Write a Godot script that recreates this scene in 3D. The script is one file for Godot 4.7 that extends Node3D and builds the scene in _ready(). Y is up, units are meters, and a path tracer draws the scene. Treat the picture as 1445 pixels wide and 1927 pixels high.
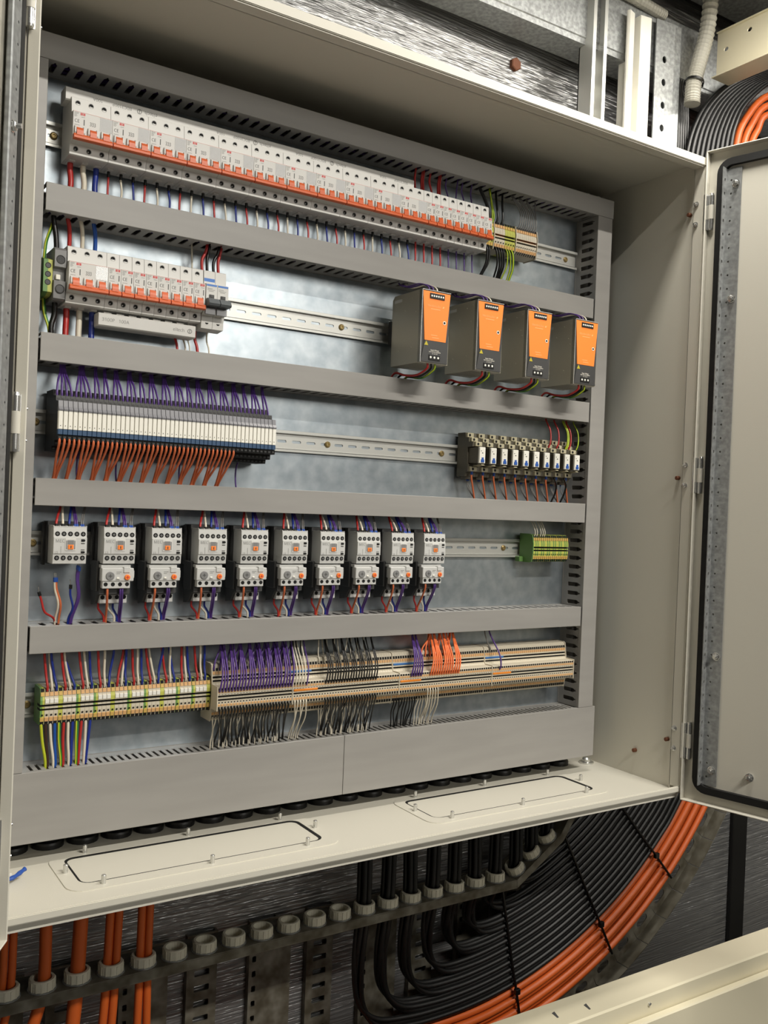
extends Node3D
# All sizes are in millimetres in the cabinet's own frame (x right, y up, z out from the mounting plate); V() and MB turn them into metres.
const MM := 0.001
const YO := 1.55
var taken := {}
var M := {}
const STUFF := ["pusher", "wire_entry", "terminal_collar", "terminal_screw", "screw_glint", "screw_slot", "small_print", "contact", "rivet", "grip_rib", "clamp_screw", "screw_tip", "slot_shade"]   # too small to pick apart
var rng := RandomNumberGenerator.new()
const ONES := ["", "first", "second", "third", "fourth", "fifth", "sixth", "seventh", "eighth", "ninth", "tenth", "eleventh", "twelfth", "thirteenth", "fourteenth", "fifteenth", "sixteenth", "seventeenth", "eighteenth", "nineteenth"]
const TENS := ["", "", "twenty", "thirty", "forty", "fifty"]
const TENTHS := ["", "", "twentieth", "thirtieth", "fortieth", "fiftieth"]

func nth(i: int) -> String:   # 0 -> first
	var n := i + 1
	if n < 20:
		return ONES[n]
	return TENTHS[n / 10] if n % 10 == 0 else TENS[n / 10] + "-" + ONES[n % 10]

func V(x: float, y: float, z: float) -> Vector3:
	return Vector3(x, y, z) * MM + Vector3(0, YO, 0)

class MB:   # collects triangles (mm) with flat or smooth normals and gives one ArrayMesh
	var v := PackedVector3Array()
	var n := PackedVector3Array()
	func tri(a: Vector3, b: Vector3, c: Vector3, out: Vector3) -> void:
		var m := (b - a).cross(c - a)
		if m.dot(out) < 0.0:
			var t := b
			b = c
			c = t
			m = -m
		m = m.normalized()
		v.append_array([a, c, b])
		n.append_array([m, m, m])
	func face(p: Array, out: Vector3) -> void:
		for i in range(1, p.size() - 1):
			tri(p[0], p[i], p[i + 1], out)
	func box(x0: float, x1: float, y0: float, y1: float, z0: float, z1: float, ch := 0.0) -> MB:
		var lo := Vector3(x0, y0, z0)
		var hi := Vector3(x1, y1, z1)
		if ch <= 0.0:
			for ax in 3:
				for s in 2:
					var p := []
					for k in [[0, 0], [1, 0], [1, 1], [0, 1]]:
						var q := Vector3()
						q[ax] = hi[ax] if s else lo[ax]
						q[(ax + 1) % 3] = hi[(ax + 1) % 3] if k[0] else lo[(ax + 1) % 3]
						q[(ax + 2) % 3] = hi[(ax + 2) % 3] if k[1] else lo[(ax + 2) % 3]
						p.append(q)
					var d := Vector3()
					d[ax] = 1.0 if s else -1.0
					face(p, d)
			return self
		var c := Vector3.ONE * ch
		var corner := func(sx: int, sy: int, sz: int, ax: int) -> Vector3:
			var s := [sx, sy, sz]
			var q := Vector3()
			for i in 3:
				var inset: float = 0.0 if i == ax else c[i]
				q[i] = hi[i] - inset if s[i] else lo[i] + inset
			return q
		for ax in 3:
			for s in 2:
				var p := []
				for k in [[0, 0], [1, 0], [1, 1], [0, 1]]:
					var q := [0, 0, 0]
					q[ax] = s
					q[(ax + 1) % 3] = k[0]
					q[(ax + 2) % 3] = k[1]
					p.append(corner.call(q[0], q[1], q[2], ax))
				var d := Vector3()
				d[ax] = 1.0 if s else -1.0
				face(p, d)
			for k in [[0, 0], [1, 0], [1, 1], [0, 1]]:   # the edges along this axis
				var a1 := (ax + 1) % 3
				var a2 := (ax + 2) % 3
				var e := []
				for s in 2:
					var q := [0, 0, 0]
					q[ax] = s
					q[a1] = k[0]
					q[a2] = k[1]
					e.append(corner.call(q[0], q[1], q[2], a1))
					e.append(corner.call(q[0], q[1], q[2], a2))
				var d := Vector3()
				d[a1] = 1.0 if k[0] else -1.0
				d[a2] = 1.0 if k[1] else -1.0
				face([e[0], e[1], e[3], e[2]], d)
		for sx in 2:
			for sy in 2:
				for sz in 2:
					tri(corner.call(sx, sy, sz, 0), corner.call(sx, sy, sz, 1), corner.call(sx, sy, sz, 2), Vector3(sx - .5, sy - .5, sz - .5))
		return self
	func slab(poly: PackedVector2Array, o: Vector3, ux: Vector3, uy: Vector3, t: Vector3, caps := true) -> MB:   # a flat outline pushed along t
		var pl := poly
		if not Geometry2D.is_polygon_clockwise(pl):
			pl = pl.duplicate()
			pl.reverse()
		var nn := ux.cross(uy).normalized()
		var f := t.normalized()
		if caps:
			var ix := Geometry2D.triangulate_polygon(pl)
			for i in range(0, ix.size(), 3):
				var a := o + ux * pl[ix[i]].x + uy * pl[ix[i]].y
				var b := o + ux * pl[ix[i + 1]].x + uy * pl[ix[i + 1]].y
				var c := o + ux * pl[ix[i + 2]].x + uy * pl[ix[i + 2]].y
				tri(a, b, c, -f)
				tri(a + t, b + t, c + t, f)
		for i in pl.size():
			var p := pl[i]
			var q := pl[(i + 1) % pl.size()]
			var e := q - p
			var od := Vector2(-e.y, e.x)   # outward for a clockwise outline
			var a := o + ux * p.x + uy * p.y
			var b := o + ux * q.x + uy * q.y
			face([a, b, b + t, a + t], ux * od.x + uy * od.y)
		return self
	func px(poly: Array, x0: float, x1: float) -> MB:   # outline [y, z] along x
		var p := PackedVector2Array()
		for q in poly:
			p.append(Vector2(q[0], q[1]))
		return slab(p, Vector3(x0, 0, 0), Vector3(0, 1, 0), Vector3(0, 0, 1), Vector3(x1 - x0, 0, 0))
	func pz(poly: Array, z0: float, z1: float) -> MB:   # outline [x, y] along z
		var p := PackedVector2Array()
		for q in poly:
			p.append(Vector2(q[0], q[1]))
		return slab(p, Vector3(0, 0, z0), Vector3(1, 0, 0), Vector3(0, 1, 0), Vector3(0, 0, z1 - z0))
	func py(poly: Array, y0: float, y1: float) -> MB:   # outline [x, z] along y
		var p := PackedVector2Array()
		for q in poly:
			p.append(Vector2(q[0], q[1]))
		return slab(p, Vector3(0, y0, 0), Vector3(1, 0, 0), Vector3(0, 0, 1), Vector3(0, y1 - y0, 0))
	func perf(o: Vector3, ux: Vector3, uy: Vector3, t: Vector3, w: float, h: float, holes: Array) -> MB:   # a plate w x h with a row of holes along ux
		var f := t.normalized()
		var cuts := [0.0]
		for i in holes.size():
			var lo := 1e9
			var hi := -1e9
			for p in holes[i]:
				lo = minf(lo, p.x)
				hi = maxf(hi, p.x)
			cuts.append((lo + hi) * .5)
		cuts.append(w)
		for i in cuts.size() - 1:
			var a: float = cuts[i]
			var b: float = cuts[i + 1]
			if b - a < .01:
				continue
			var ps: Array = [PackedVector2Array([Vector2(a, 0), Vector2(b, 0), Vector2(b, h), Vector2(a, h)])]
			for k in [i - 1, i]:
				if k < 0 or k >= holes.size():
					continue
				var nx := []
				for p in ps:
					nx.append_array(Geometry2D.clip_polygons(p, holes[k]))
				ps = nx
			for p in ps:
				var ix := Geometry2D.triangulate_polygon(p)
				for j in range(0, ix.size(), 3):
					var q := []
					for m in 3:
						q.append(o + ux * p[ix[j + m]].x + uy * p[ix[j + m]].y)
					tri(q[0], q[1], q[2], -f)
					tri(q[0] + t, q[1] + t, q[2] + t, f)
		for hole in holes:
			var c := Vector2()
			for p in hole:
				c += p / hole.size()
			for i in hole.size():
				var p: Vector2 = hole[i]
				var q: Vector2 = hole[(i + 1) % hole.size()]
				var a := o + ux * p.x + uy * p.y
				var b := o + ux * q.x + uy * q.y
				var d := c - (p + q) * .5
				face([a, b, b + t, a + t], ux * d.x + uy * d.y)
		slab(PackedVector2Array([Vector2(0, 0), Vector2(w, 0), Vector2(w, h), Vector2(0, h)]), o, ux, uy, t, false)
		return self
	func sm(a: Vector3, b: Vector3, c: Vector3, na: Vector3, nb: Vector3, nc: Vector3) -> void:
		if (b - a).cross(c - a).dot(na + nb + nc) > 0.0:
			v.append_array([a, c, b])
			n.append_array([na, nc, nb])
		else:
			v.append_array([a, b, c])
			n.append_array([na, nb, nc])
	func lathe(o: Vector3, axis: Vector3, prof: Array, seg := 12, smooth := true, twist := 0.0) -> MB:   # prof: [radius, height]
		var w := axis.normalized()
		var u := w.cross(Vector3(0, 0, 1) if absf(w.z) < .8 else Vector3(1, 0, 0)).normalized()
		var s := w.cross(u)
		for k in prof.size() - 1:
			var r0: float = prof[k][0]
			var r1: float = prof[k + 1][0]
			var h0: float = prof[k][1]
			var h1: float = prof[k + 1][1]
			var sl := Vector2(h1 - h0, r0 - r1).normalized()
			for i in seg:
				var a0 := TAU * i / seg + twist
				var a1 := TAU * (i + 1) / seg + twist
				var d0 := u * cos(a0) + s * sin(a0)
				var d1 := u * cos(a1) + s * sin(a1)
				var n0 := d0 * sl.x + w * sl.y
				var n1 := d1 * sl.x + w * sl.y
				if not smooth:
					n0 = (n0 + n1).normalized()
					n1 = n0
				var a := o + d0 * r0 + w * h0
				var b := o + d1 * r0 + w * h0
				var c := o + d1 * r1 + w * h1
				var d := o + d0 * r1 + w * h1
				if r0 > 0.001:
					sm(a, b, c, n0, n1, n1)
				if r1 > 0.001:
					sm(a, c, d, n0, n1, n0)
		return self
	func cyl(o: Vector3, axis: Vector3, r: float, h: float, seg := 12) -> MB:
		return lathe(o, axis, [[0.0, 0.0], [r, 0.0], [r, h], [0.0, h]], seg)
	func tube(ctrl: Array, r: float, seg := 7, sub := 5, rib := 0.0) -> MB:
		var p := PackedVector3Array()
		var k := ctrl.size()
		if k == 2:
			p.append_array([ctrl[0], ctrl[1]])
		else:
			for i in k - 1:
				var a: Vector3 = ctrl[maxi(i - 1, 0)]
				var b: Vector3 = ctrl[i]
				var c: Vector3 = ctrl[i + 1]
				var d: Vector3 = ctrl[mini(i + 2, k - 1)]
				for j in sub:
					p.append(b.cubic_interpolate(c, a, d, float(j) / sub))
			p.append(ctrl[k - 1])
		var u := Vector3()
		var last := []
		var lastn := []
		for i in p.size():
			var t := (p[mini(i + 1, p.size() - 1)] - p[maxi(i - 1, 0)]).normalized()
			if i == 0:
				u = t.cross(Vector3(0, 0, 1) if absf(t.z) < .8 else Vector3(1, 0, 0)).normalized()
			u = (u - t * u.dot(t)).normalized()
			var s := t.cross(u)
			var ring := []
			var rn := []
			var rr := r - rib * (i % 2)
			for j in seg:
				var a := TAU * j / seg
				var d := u * cos(a) + s * sin(a)
				ring.append(p[i] + d * rr)
				rn.append(d)
			if i:
				for j in seg:
					var q := (j + 1) % seg
					if rib > 0.0:
						face([last[j], last[q], ring[q], ring[j]], rn[j] + rn[q])
						continue
					sm(last[j], last[q], ring[q], lastn[j], lastn[q], rn[q])
					sm(last[j], ring[q], ring[j], lastn[j], rn[q], rn[j])
			else:
				face(ring, -t)
			if i == p.size() - 1:
				face(ring, t)
			last = ring
			lastn = rn
		return self
	func text(s: String, size: float, at: Vector3, b := Basis(), depth := .3, fnt := "Droid Sans") -> MB:
		var t := TextMesh.new()
		var f := SystemFont.new()
		f.font_names = PackedStringArray([fnt])
		t.font = f
		t.text = s
		t.font_size = 24
		t.pixel_size = size / 24.0
		t.depth = depth
		t.curve_step = 3.0
		var a := t.get_mesh_arrays()
		if a.is_empty() or a[Mesh.ARRAY_VERTEX] == null:
			return self
		var vv: PackedVector3Array = a[Mesh.ARRAY_VERTEX]
		var nn: PackedVector3Array = a[Mesh.ARRAY_NORMAL]
		var order: PackedInt32Array = a[Mesh.ARRAY_INDEX] if a[Mesh.ARRAY_INDEX] != null else PackedInt32Array(range(vv.size()))
		for i in order:
			v.append(at + b * vv[i])
			n.append(b * nn[i])
		return self
	func add(m: MB, t := Transform3D()) -> MB:
		for p in m.v:
			v.append(t * p)
		for p in m.n:
			n.append(t.basis * p)
		return self
	func mesh(off := Vector3()) -> ArrayMesh:
		var vv := PackedVector3Array()
		vv.resize(v.size())
		for i in v.size():
			vv[i] = (v[i] - off) * .001
		var arr := []
		arr.resize(Mesh.ARRAY_MAX)
		arr[Mesh.ARRAY_VERTEX] = vv
		arr[Mesh.ARRAY_NORMAL] = n
		var am := ArrayMesh.new()
		am.add_surface_from_arrays(Mesh.PRIMITIVE_TRIANGLES, arr)
		return am

func numbered(s: String) -> String:
	var k: int = taken.get(s, 0)
	taken[s] = k + 1
	return s if k == 0 else "%s_%03d" % [s, k]

func tag(o: Node3D, label: String, category: String, group := "") -> Node3D:
	o.set_meta("label", label)
	o.set_meta("category", category)
	if group:
		o.set_meta("group", group)
	return o

func thing(called: String, at: Vector3, label: String, category: String, group := "") -> Node3D:   # at in mm
	var o := Node3D.new()
	o.name = numbered(called)
	add_child(o)
	o.position = V(at.x, at.y, at.z)
	return tag(o, label, category, group)

func part(parent: Node3D, called: String, m: MB, mat: String, off := Vector3()) -> MeshInstance3D:
	var o := MeshInstance3D.new()
	o.name = called
	o.mesh = m.mesh(off)
	o.mesh.surface_set_material(0, M[mat])
	parent.add_child(o, true)
	if called in STUFF:
		o.set_meta("kind", "stuff")
	return o

func solo(called: String, m: MB, mat: String, at: Vector3, label: String, category: String, group := "") -> MeshInstance3D:   # a thing of one mesh, drawn in cabinet mm
	var o := MeshInstance3D.new()
	o.name = numbered(called)
	o.mesh = m.mesh(at)
	o.mesh.surface_set_material(0, M[mat])
	add_child(o)
	o.position = V(at.x, at.y, at.z)
	tag(o, label, category, group)
	return o

func struct(called: String, m: MB, mat: String) -> MeshInstance3D:
	var o := MeshInstance3D.new()
	o.name = called
	o.mesh = m.mesh()
	o.mesh.surface_set_material(0, M[mat])
	add_child(o)
	o.position = V(0, 0, 0)
	o.set_meta("kind", "structure")
	return o

func dup(src: Node3D, at: Vector3, label: String, group := "") -> Node3D:
	var base := String(src.name)
	if base.length() > 4 and base.substr(base.length() - 4, 1) == "_" and base.substr(base.length() - 3).is_valid_int():
		base = base.substr(0, base.length() - 4)
	var o: Node3D = src.duplicate()
	o.name = numbered(base)
	add_child(o)
	o.position = V(at.x, at.y, at.z)
	o.set_meta("label", label)
	if group:
		o.set_meta("group", group)
	return o

func mat(called: String, c: Color, rough := .5, metal := 0.0) -> StandardMaterial3D:
	var m := StandardMaterial3D.new()
	m.resource_name = called
	m.albedo_color = c
	m.roughness = rough
	m.metallic = metal
	M[called] = m
	return m

func noise(fr: float, seed_: int, size := 256, oct := 3, ramp: Array = [], nrm := false, bump := 4.0, sx := 1.0) -> NoiseTexture2D:
	var f := FastNoiseLite.new()
	f.seed = seed_
	f.frequency = fr
	f.fractal_octaves = oct
	f.domain_warp_enabled = false
	var t := NoiseTexture2D.new()
	t.width = size
	t.height = size
	t.seamless = true
	t.noise = f
	if nrm:
		t.as_normal_map = true
		t.bump_strength = bump
	if ramp.size():
		var g := Gradient.new()
		g.offsets = PackedFloat32Array([0.0, 1.0])
		g.colors = PackedColorArray([ramp[0], ramp[1]])
		t.color_ramp = g
	return t

func tri_uv(m: StandardMaterial3D, s: Vector3, world := true) -> void:
	m.uv1_triplanar = true
	m.uv1_world_triplanar = world
	m.uv1_scale = s

# a wire: one tube with, where asked, boots or ferrules at its device end
func wire(p: Array, r: float, m: String, label: String, group: String, boot := "", boot_len := 7.0, called := "wire", cat := "wire") -> MeshInstance3D:
	var at: Vector3 = p[0]
	for q in p:
		if q.y < at.y:
			at = q
	var o := solo(called if called != "wire" else m, MB.new().tube(p, r), m, at, label, cat, group)
	if m == "green_wire":
		var q := []
		for k in p:
			q.append(k + Vector3(-.45, 0, .5) * r)
		part(o, "yellow_stripe", MB.new().tube(q, r * .62, 6), "yellow_wire", at)
	if boot:
		var d: Vector3 = (p[1] - p[0]).normalized()
		part(o, "ferrule", MB.new().tube([p[0] - d * 1.0, p[0] + d * boot_len], r + .7, 7), boot, at)
	return o

func materials() -> void:
	var m := mat("paint", Color(.83, .815, .765), .42)
	m.normal_enabled = true
	m.normal_texture = noise(.09, 3, 256, 2, [], true, 2.0)
	m.normal_scale = .09
	tri_uv(m, Vector3.ONE * 16.0)
	m = mat("paint_smooth", Color(.83, .815, .765), .45)
	mat("cream", Color(.86, .83, .73), .5)
	m = mat("duct", Color(.60, .59, .575), .42)
	m.albedo_texture = noise(.02, 8, 256, 3, [Color(.95, .95, .95), Color(1, 1, 1)])
	tri_uv(m, Vector3(.8, 6, .8))
	m = mat("zinc_plate", Color(.76, .79, .81), .35, .8)
	m.albedo_texture = noise(.035, 11, 512, 4, [Color(.82, .84, .86), Color(1, 1, 1)])
	m.roughness_texture = noise(.02, 12, 512, 3, [Color(.85, .85, .85), Color(1, 1, 1)])
	tri_uv(m, Vector3(1.6, 1.6, 1.6))
	m = mat("galvanised", Color(.70, .71, .71), .42, .5)
	m.albedo_texture = noise(.06, 21, 256, 3, [Color(.72, .72, .72), Color(1, 1, 1)])
	tri_uv(m, Vector3.ONE * 5.0)
	mat("rail_metal", Color(.80, .80, .78), .35, .55)
	mat("zinc_bright", Color(.85, .85, .84), .25, .9)
	mat("brass", Color(.62, .54, .36), .4, .7)
	mat("rust", Color(.42, .25, .16), .7, .2)
	mat("steel_case", Color(.74, .72, .66), .38, .5)
	mat("white", Color(.84, .835, .82), .45)
	mat("white_clean", Color(.93, .92, .88), .4)
	mat("lightgrey", Color(.78, .78, .77), .45)
	mat("midgrey", Color(.50, .50, .50), .45)
	mat("darkgrey", Color(.23, .23, .23), .45)
	mat("toggle_grey", Color(.36, .38, .39), .4)
	mat("black", Color(.035, .035, .035), .45)
	mat("hole", Color(.02, .02, .02), .8)  # near-black, painted for the dark inside recesses and wire entries
	mat("orange", Color(.84, .38, .17), .42)
	mat("psu_orange", Color(.97, .52, .20), .42)
	mat("pusher", Color(.83, .65, .44), .45)
	mat("jumper_orange", Color(.88, .52, .16), .4)
	mat("jumper_blue", Color(.22, .42, .66), .4)
	mat("term_beige", Color(.79, .755, .68), .5)
	mat("term_dark", Color(.18, .16, .13), .6)
	mat("pe_green", Color(.40, .56, .30), .45)
	mat("pe_yellow", Color(.72, .73, .34), .45)
	mat("pe_pusher", Color(.80, .66, .36), .45)
	mat("relay_blue", Color(.17, .29, .42), .4)
	mat("tab_blue", Color(.16, .34, .66), .4)
	mat("socket_beige", Color(.72, .69, .58), .5)
	mat("socket_brown", Color(.36, .34, .29), .55)
	mat("red_print", Color(.80, .22, .24), .5)
	mat("pink_print", Color(.86, .62, .60), .5)
	mat("ink", Color(.30, .30, .30), .6)
	mat("pale_ink", Color(.55, .55, .54), .6)
	mat("white_ink", Color(.95, .93, .88), .6)
	mat("pale_orange_ink", Color(.98, .66, .40), .6)
	mat("blue_print", Color(.30, .50, .80), .5)
	mat("warn_yellow", Color(.72, .66, .16), .5)
	mat("red_wire", Color(.68, .16, .15), .38)
	mat("white_wire", Color(.84, .81, .74), .42)
	mat("blue_wire", Color(.10, .18, .52), .38)
	mat("midblue_wire", Color(.10, .30, .62), .38)
	mat("purple_wire", Color(.31, .20, .48), .38)
	mat("orange_wire", Color(.80, .42, .26), .42)
	mat("bright_orange_wire", Color(.93, .46, .24), .42)
	mat("grey_wire", Color(.45, .44, .43), .42)
	mat("black_wire", Color(.03, .03, .03), .35)
	mat("brown_wire", Color(.22, .14, .11), .4)
	mat("green_wire", Color(.20, .50, .16), .4)
	mat("yellow_wire", Color(.72, .76, .18), .4)
	mat("boot_blue", Color(.14, .30, .62), .45)
	mat("black_cable", Color(.035, .035, .035), .42)
	mat("orange_cable", Color(.76, .35, .13), .45)
	mat("gland_grey", Color(.80, .785, .715), .55)
	mat("ring_grey", Color(.60, .60, .59), .4)
	mat("conduit_grey", Color(.68, .67, .63), .5)
	mat("gasket", Color(.045, .045, .045), .7)
	mat("clear_clip", Color(.52, .52, .54), .2)
	mat("marker_white", Color(.90, .89, .86), .5)
	m = mat("clear_window", Color(.92, .93, .95, .16), .08)
	m.transparency = BaseMaterial3D.TRANSPARENCY_ALPHA
	m = mat("foil", Color(.57, .57, .57), .31, .68)
	var f := FastNoiseLite.new()
	f.seed = 5
	f.frequency = .02
	f.fractal_octaves = 4
	var t := NoiseTexture2D.new()
	t.width = 512
	t.height = 512
	t.seamless = true
	t.noise = f
	t.as_normal_map = true
	t.bump_strength = 10.0
	m.normal_enabled = true
	m.normal_texture = t
	m.normal_scale = 1.0
	tri_uv(m, Vector3(.55, 17.0, .55))
	m = mat("stained_steel", Color(.54, .53, .49), .5, .4)
	m.albedo_texture = noise(.03, 41, 256, 3, [Color(.55, .52, .46), Color(1, 1, 1)])
	tri_uv(m, Vector3.ONE * 3.0)
	m = mat("deck", Color(.17, .12, .09), .7)
	m.albedo_texture = noise(.02, 31, 256, 4, [Color(.5, .5, .5), Color(1, 1, 1)])
	tri_uv(m, Vector3.ONE)
	mat("room_wall", Color(.34, .335, .33), .8)
	mat("concrete", Color(.30, .295, .285), .85)
	m = mat("unseen_panel_glow", Color(.9, .9, .9), .5)  # glow of the unseen panel that the mounting plate mirrors
	m.emission_enabled = true
	m.emission = Color(1.0, .985, .95)
	m.emission_energy_multiplier = 2.3
	m = mat("tube_glow", Color(.95, .95, .92), .5)
	m.emission_enabled = true
	m.emission = Color(1, .97, .9)
	m.emission_energy_multiplier = 3.0

func setting() -> void:
	struct("wall_back", MB.new().box(-2600, 4300, -1550, 3000, -260, -150), "foil")
	struct("wall_left", MB.new().box(-2700, -2600, -1550, 3000, -260, 6000), "room_wall")
	struct("wall_right", MB.new().box(4300, 4400, -1550, 3000, -260, 6000), "room_wall")
	struct("wall_front", MB.new().box(-2700, 4400, -1550, 3000, 6000, 6100), "room_wall")
	struct("floor", MB.new().box(-2700, 4400, -1650, -1550, -260, 6100), "concrete")
	struct("ceiling", MB.new().box(-2700, 4400, 3000, 3100, -260, 6100), "deck")

func unseen_lamp(at: Vector3, len: float, label: String, energy: float) -> void:  # lamp out of view, its kind and place chosen to light the cabinet
	var o := thing("unseen_ceiling_lamp", at, label, "light", "unseen batten lamps placed to light the cabinet")
	part(o, "housing", MB.new().box(-len * .5, len * .5, 12, 70, -45, 45, 4), "white_clean")
	part(o, "tube", MB.new().lathe(Vector3(-len * .5 + 20, -6, 0), Vector3(1, 0, 0), [[0, 0], [16, 0], [16, len - 40], [0, len - 40]], 12), "tube_glow")
	var a := AreaLight3D.new()
	a.area_size = Vector2(len * MM, .09)
	a.light_energy = energy
	a.light_color = Color(1.0, .98, .94)
	a.shadow_enabled = true
	a.area_range = 12.0
	a.area_attenuation = 2.0
	a.position = Vector3(0, -.028, 0)
	a.rotation_degrees = Vector3(-90, 0, 0)
	o.add_child(a)

func unseen_panel() -> void:   # unseen bright panel behind the camera, placed for the sheen on the plate
	var m := MB.new().box(1000, 3600, 930, 2500, 5990, 5996)
	var o := struct("window_1", m, "unseen_panel_glow")
	var fr := MB.new()
	for q in [[950, 1000, 880, 2550], [3600, 3650, 880, 2550], [1000, 3600, 880, 930], [1000, 3600, 2500, 2550]]:
		fr.box(q[0], q[1], q[2], q[3], 5970, 6000, 3)
	part(o, "frame", fr, "white_clean")
	var a := AreaLight3D.new()
	a.area_size = Vector2(2.6, 1.57)
	a.light_energy = 2.8
	a.light_color = Color(1.0, .985, .95)
	a.shadow_enabled = true
	a.area_range = 12.0
	a.area_attenuation = 2.0
	a.position = Vector3(2.3, 1.715, 5.98)
	o.add_child(a)

func _ready() -> void:
	rng.seed = 20
	var cam := Camera3D.new()
	cam.name = "camera"
	add_child(cam)
	cam.position = V(-287.39, -37.22, 1377.1)
	cam.basis = Basis(Vector3.UP, -.574609) * Basis(Vector3.RIGHT, -.0071421) * Basis(Vector3.BACK, .0396603)
	cam.fov = rad_to_deg(2.0 * atan(963.5 / 1747.58))
	cam.near = .02
	cam.far = 50
	cam.current = true
	var we := WorldEnvironment.new()
	we.name = "environment"
	var e := Environment.new()
	e.background_mode = Environment.BG_COLOR
	e.background_color = Color(.05, .05, .05)
	e.tonemap_mode = Environment.TONE_MAPPER_LINEAR
	e.tonemap_exposure = 1.27
	e.sdfgi_enabled = true
	e.ssao_enabled = true
	e.ssil_enabled = true
	we.environment = e
	add_child(we)
	materials()
	unseen_lamp(Vector3(950, 2300, 3000), 1500, "unseen batten lamp across the aisle, placed to light the cabinet front", 13.5)
	unseen_lamp(Vector3(1350, 1130, 430), 1200, "unseen batten lamp under the roof board, placed to light the rim and roof steel", 2.0)
	unseen_panel()
	setting()
	enclosure()
	ducts()
	rails()
	duct_wires()
	row_breakers_top()
	row_breakers_low()
	power_supplies()
	slim_relays()
	plug_relays()
	contactors()
	terminals()
	below()
	above()

func rrect(x0: float, x1: float, y0: float, y1: float, r: float, k := 5) -> PackedVector2Array:
	var p := PackedVector2Array()
	for c in [[x1 - r, y1 - r, 0.0], [x0 + r, y1 - r, .25], [x0 + r, y0 + r, .5], [x1 - r, y0 + r, .75]]:
		for i in k + 1:
			var a: float = TAU * (c[2] + .25 * i / k)
			p.append(Vector2(c[0] + r * cos(a), c[1] + r * sin(a)))
	return p

func ring_plate(m: MB, out: PackedVector2Array, inn: PackedVector2Array, o: Vector3, ux: Vector3, uy: Vector3, t: Vector3) -> void:   # outlines of equal length
	var f := t.normalized()
	for i in out.size():
		var j := (i + 1) % out.size()
		var a := o + ux * out[i].x + uy * out[i].y
		var b := o + ux * out[j].x + uy * out[j].y
		var c := o + ux * inn[j].x + uy * inn[j].y
		var d := o + ux * inn[i].x + uy * inn[i].y
		m.face([a, b, c, d], -f)
		m.face([a + t, b + t, c + t, d + t], f)
		var oc := (a + b) * .5 - (c + d) * .5
		m.face([a, b, b + t, a + t], oc)
		m.face([c, d, d + t, c + t], -oc)

func hexnut(m: MB, o: Vector3, ax: Vector3, r := 6.5, h := 5.5, stud := 5.0) -> void:
	m.lathe(o, ax, [[0, 0], [r * 1.25, 0], [r * 1.25, 1.2], [r, 1.3]], 14)
	m.lathe(o, ax, [[r, 1.2], [r, h], [r * .8, h + .6], [0, h + .6]], 6, false)
	m.lathe(o, ax, [[r * .5, h], [r * .5, h + stud], [0, h + stud]], 8)

func door(enc: Node3D, B: Vector3, hinge: Vector3, rot: float, s: float, label: String) -> void:   # s: which side of the local sheet is the inside
	var d := Node3D.new()
	d.name = "door"
	enc.add_child(d, true)
	d.position = (hinge - B) * MM
	d.rotation.y = rot
	d.set_meta("label", label)
	var y0 := -566.0
	var y1 := 646.0
	var w := 600.0
	var m := MB.new()
	m.box(0, w, y0, y1, -2 * s if s < 0 else -2.0, 2.0 if s < 0 else 0.0)
	for e in [[0.0, 2.5, y0, y1], [w - 2.5, w, y0, y1], [0.0, w, y0, y0 + 2.5], [0.0, w, y1 - 2.5, y1]]:
		m.box(e[0], e[1], e[2], e[3], minf(0, 14 * s), maxf(0, 14 * s), .9)
	part(d, "panel", m, "paint")
	m = MB.new()
	ring_plate(m, rrect(20, w - 20, y0 + 20, y1 - 20, 26), rrect(33, w - 33, y0 + 33, y1 - 33, 14), Vector3(0, 0, 0), Vector3.RIGHT, Vector3.UP, Vector3(0, 0, 9 if s > 0 else -3))
	part(d, "gasket", m, "gasket")
	m = MB.new()   # perforated angle strip inside the gasket
	var ys := y0 + 36
	var ye := y1 - 38
	var holes := []
	var y := 16.0
	while y < ye - ys - 10:
		holes.append(PackedVector2Array([Vector2(y - 3, 8.5), Vector2(y - 2, 6), Vector2(y + 2, 6), Vector2(y + 3, 8.5), Vector2(y + 2, 11), Vector2(y - 2, 11)]))
		y += 25
	if s > 0:
		m.perf(Vector3(35, ys, 20), Vector3(0, 1, 0), Vector3(0, 0, -1), Vector3(1.5, 0, 0), ye - ys, 18, holes)
	else:
		m.box(72, 78, ys, ye, -9, -2, 1.5)
	holes = []
	y = 16.0
	while y < ye - ys - 10:
		holes.append(PackedVector2Array([Vector2(y - 2.2, 9), Vector2(y, 6.8), Vector2(y + 2.2, 9), Vector2(y, 11.2)]))
		y += 25
	m.perf(Vector3(36, ys, 2.0 * s), Vector3(0, 1, 0), Vector3(1, 0, 0), Vector3(0, 0, 1.5 * s), ye - ys, 28 if s > 0 else 40, holes)
	part(d, "stiffening_strip", m, "galvanised")
	for ny in [-501.0, -291.0, 367.0, 578.0]:
		m = MB.new()
		hexnut(m, Vector3(54, ny, 3 * s), Vector3(0, 0, s), 6, 5, 6)
		part(d, "nut", m, "zinc_bright")
	m = MB.new()
	hexnut(m, Vector3(123, -499, 0), Vector3(0, 0, s), 6, 5, 4)
	part(d, "nut", m, "zinc_bright")

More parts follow.
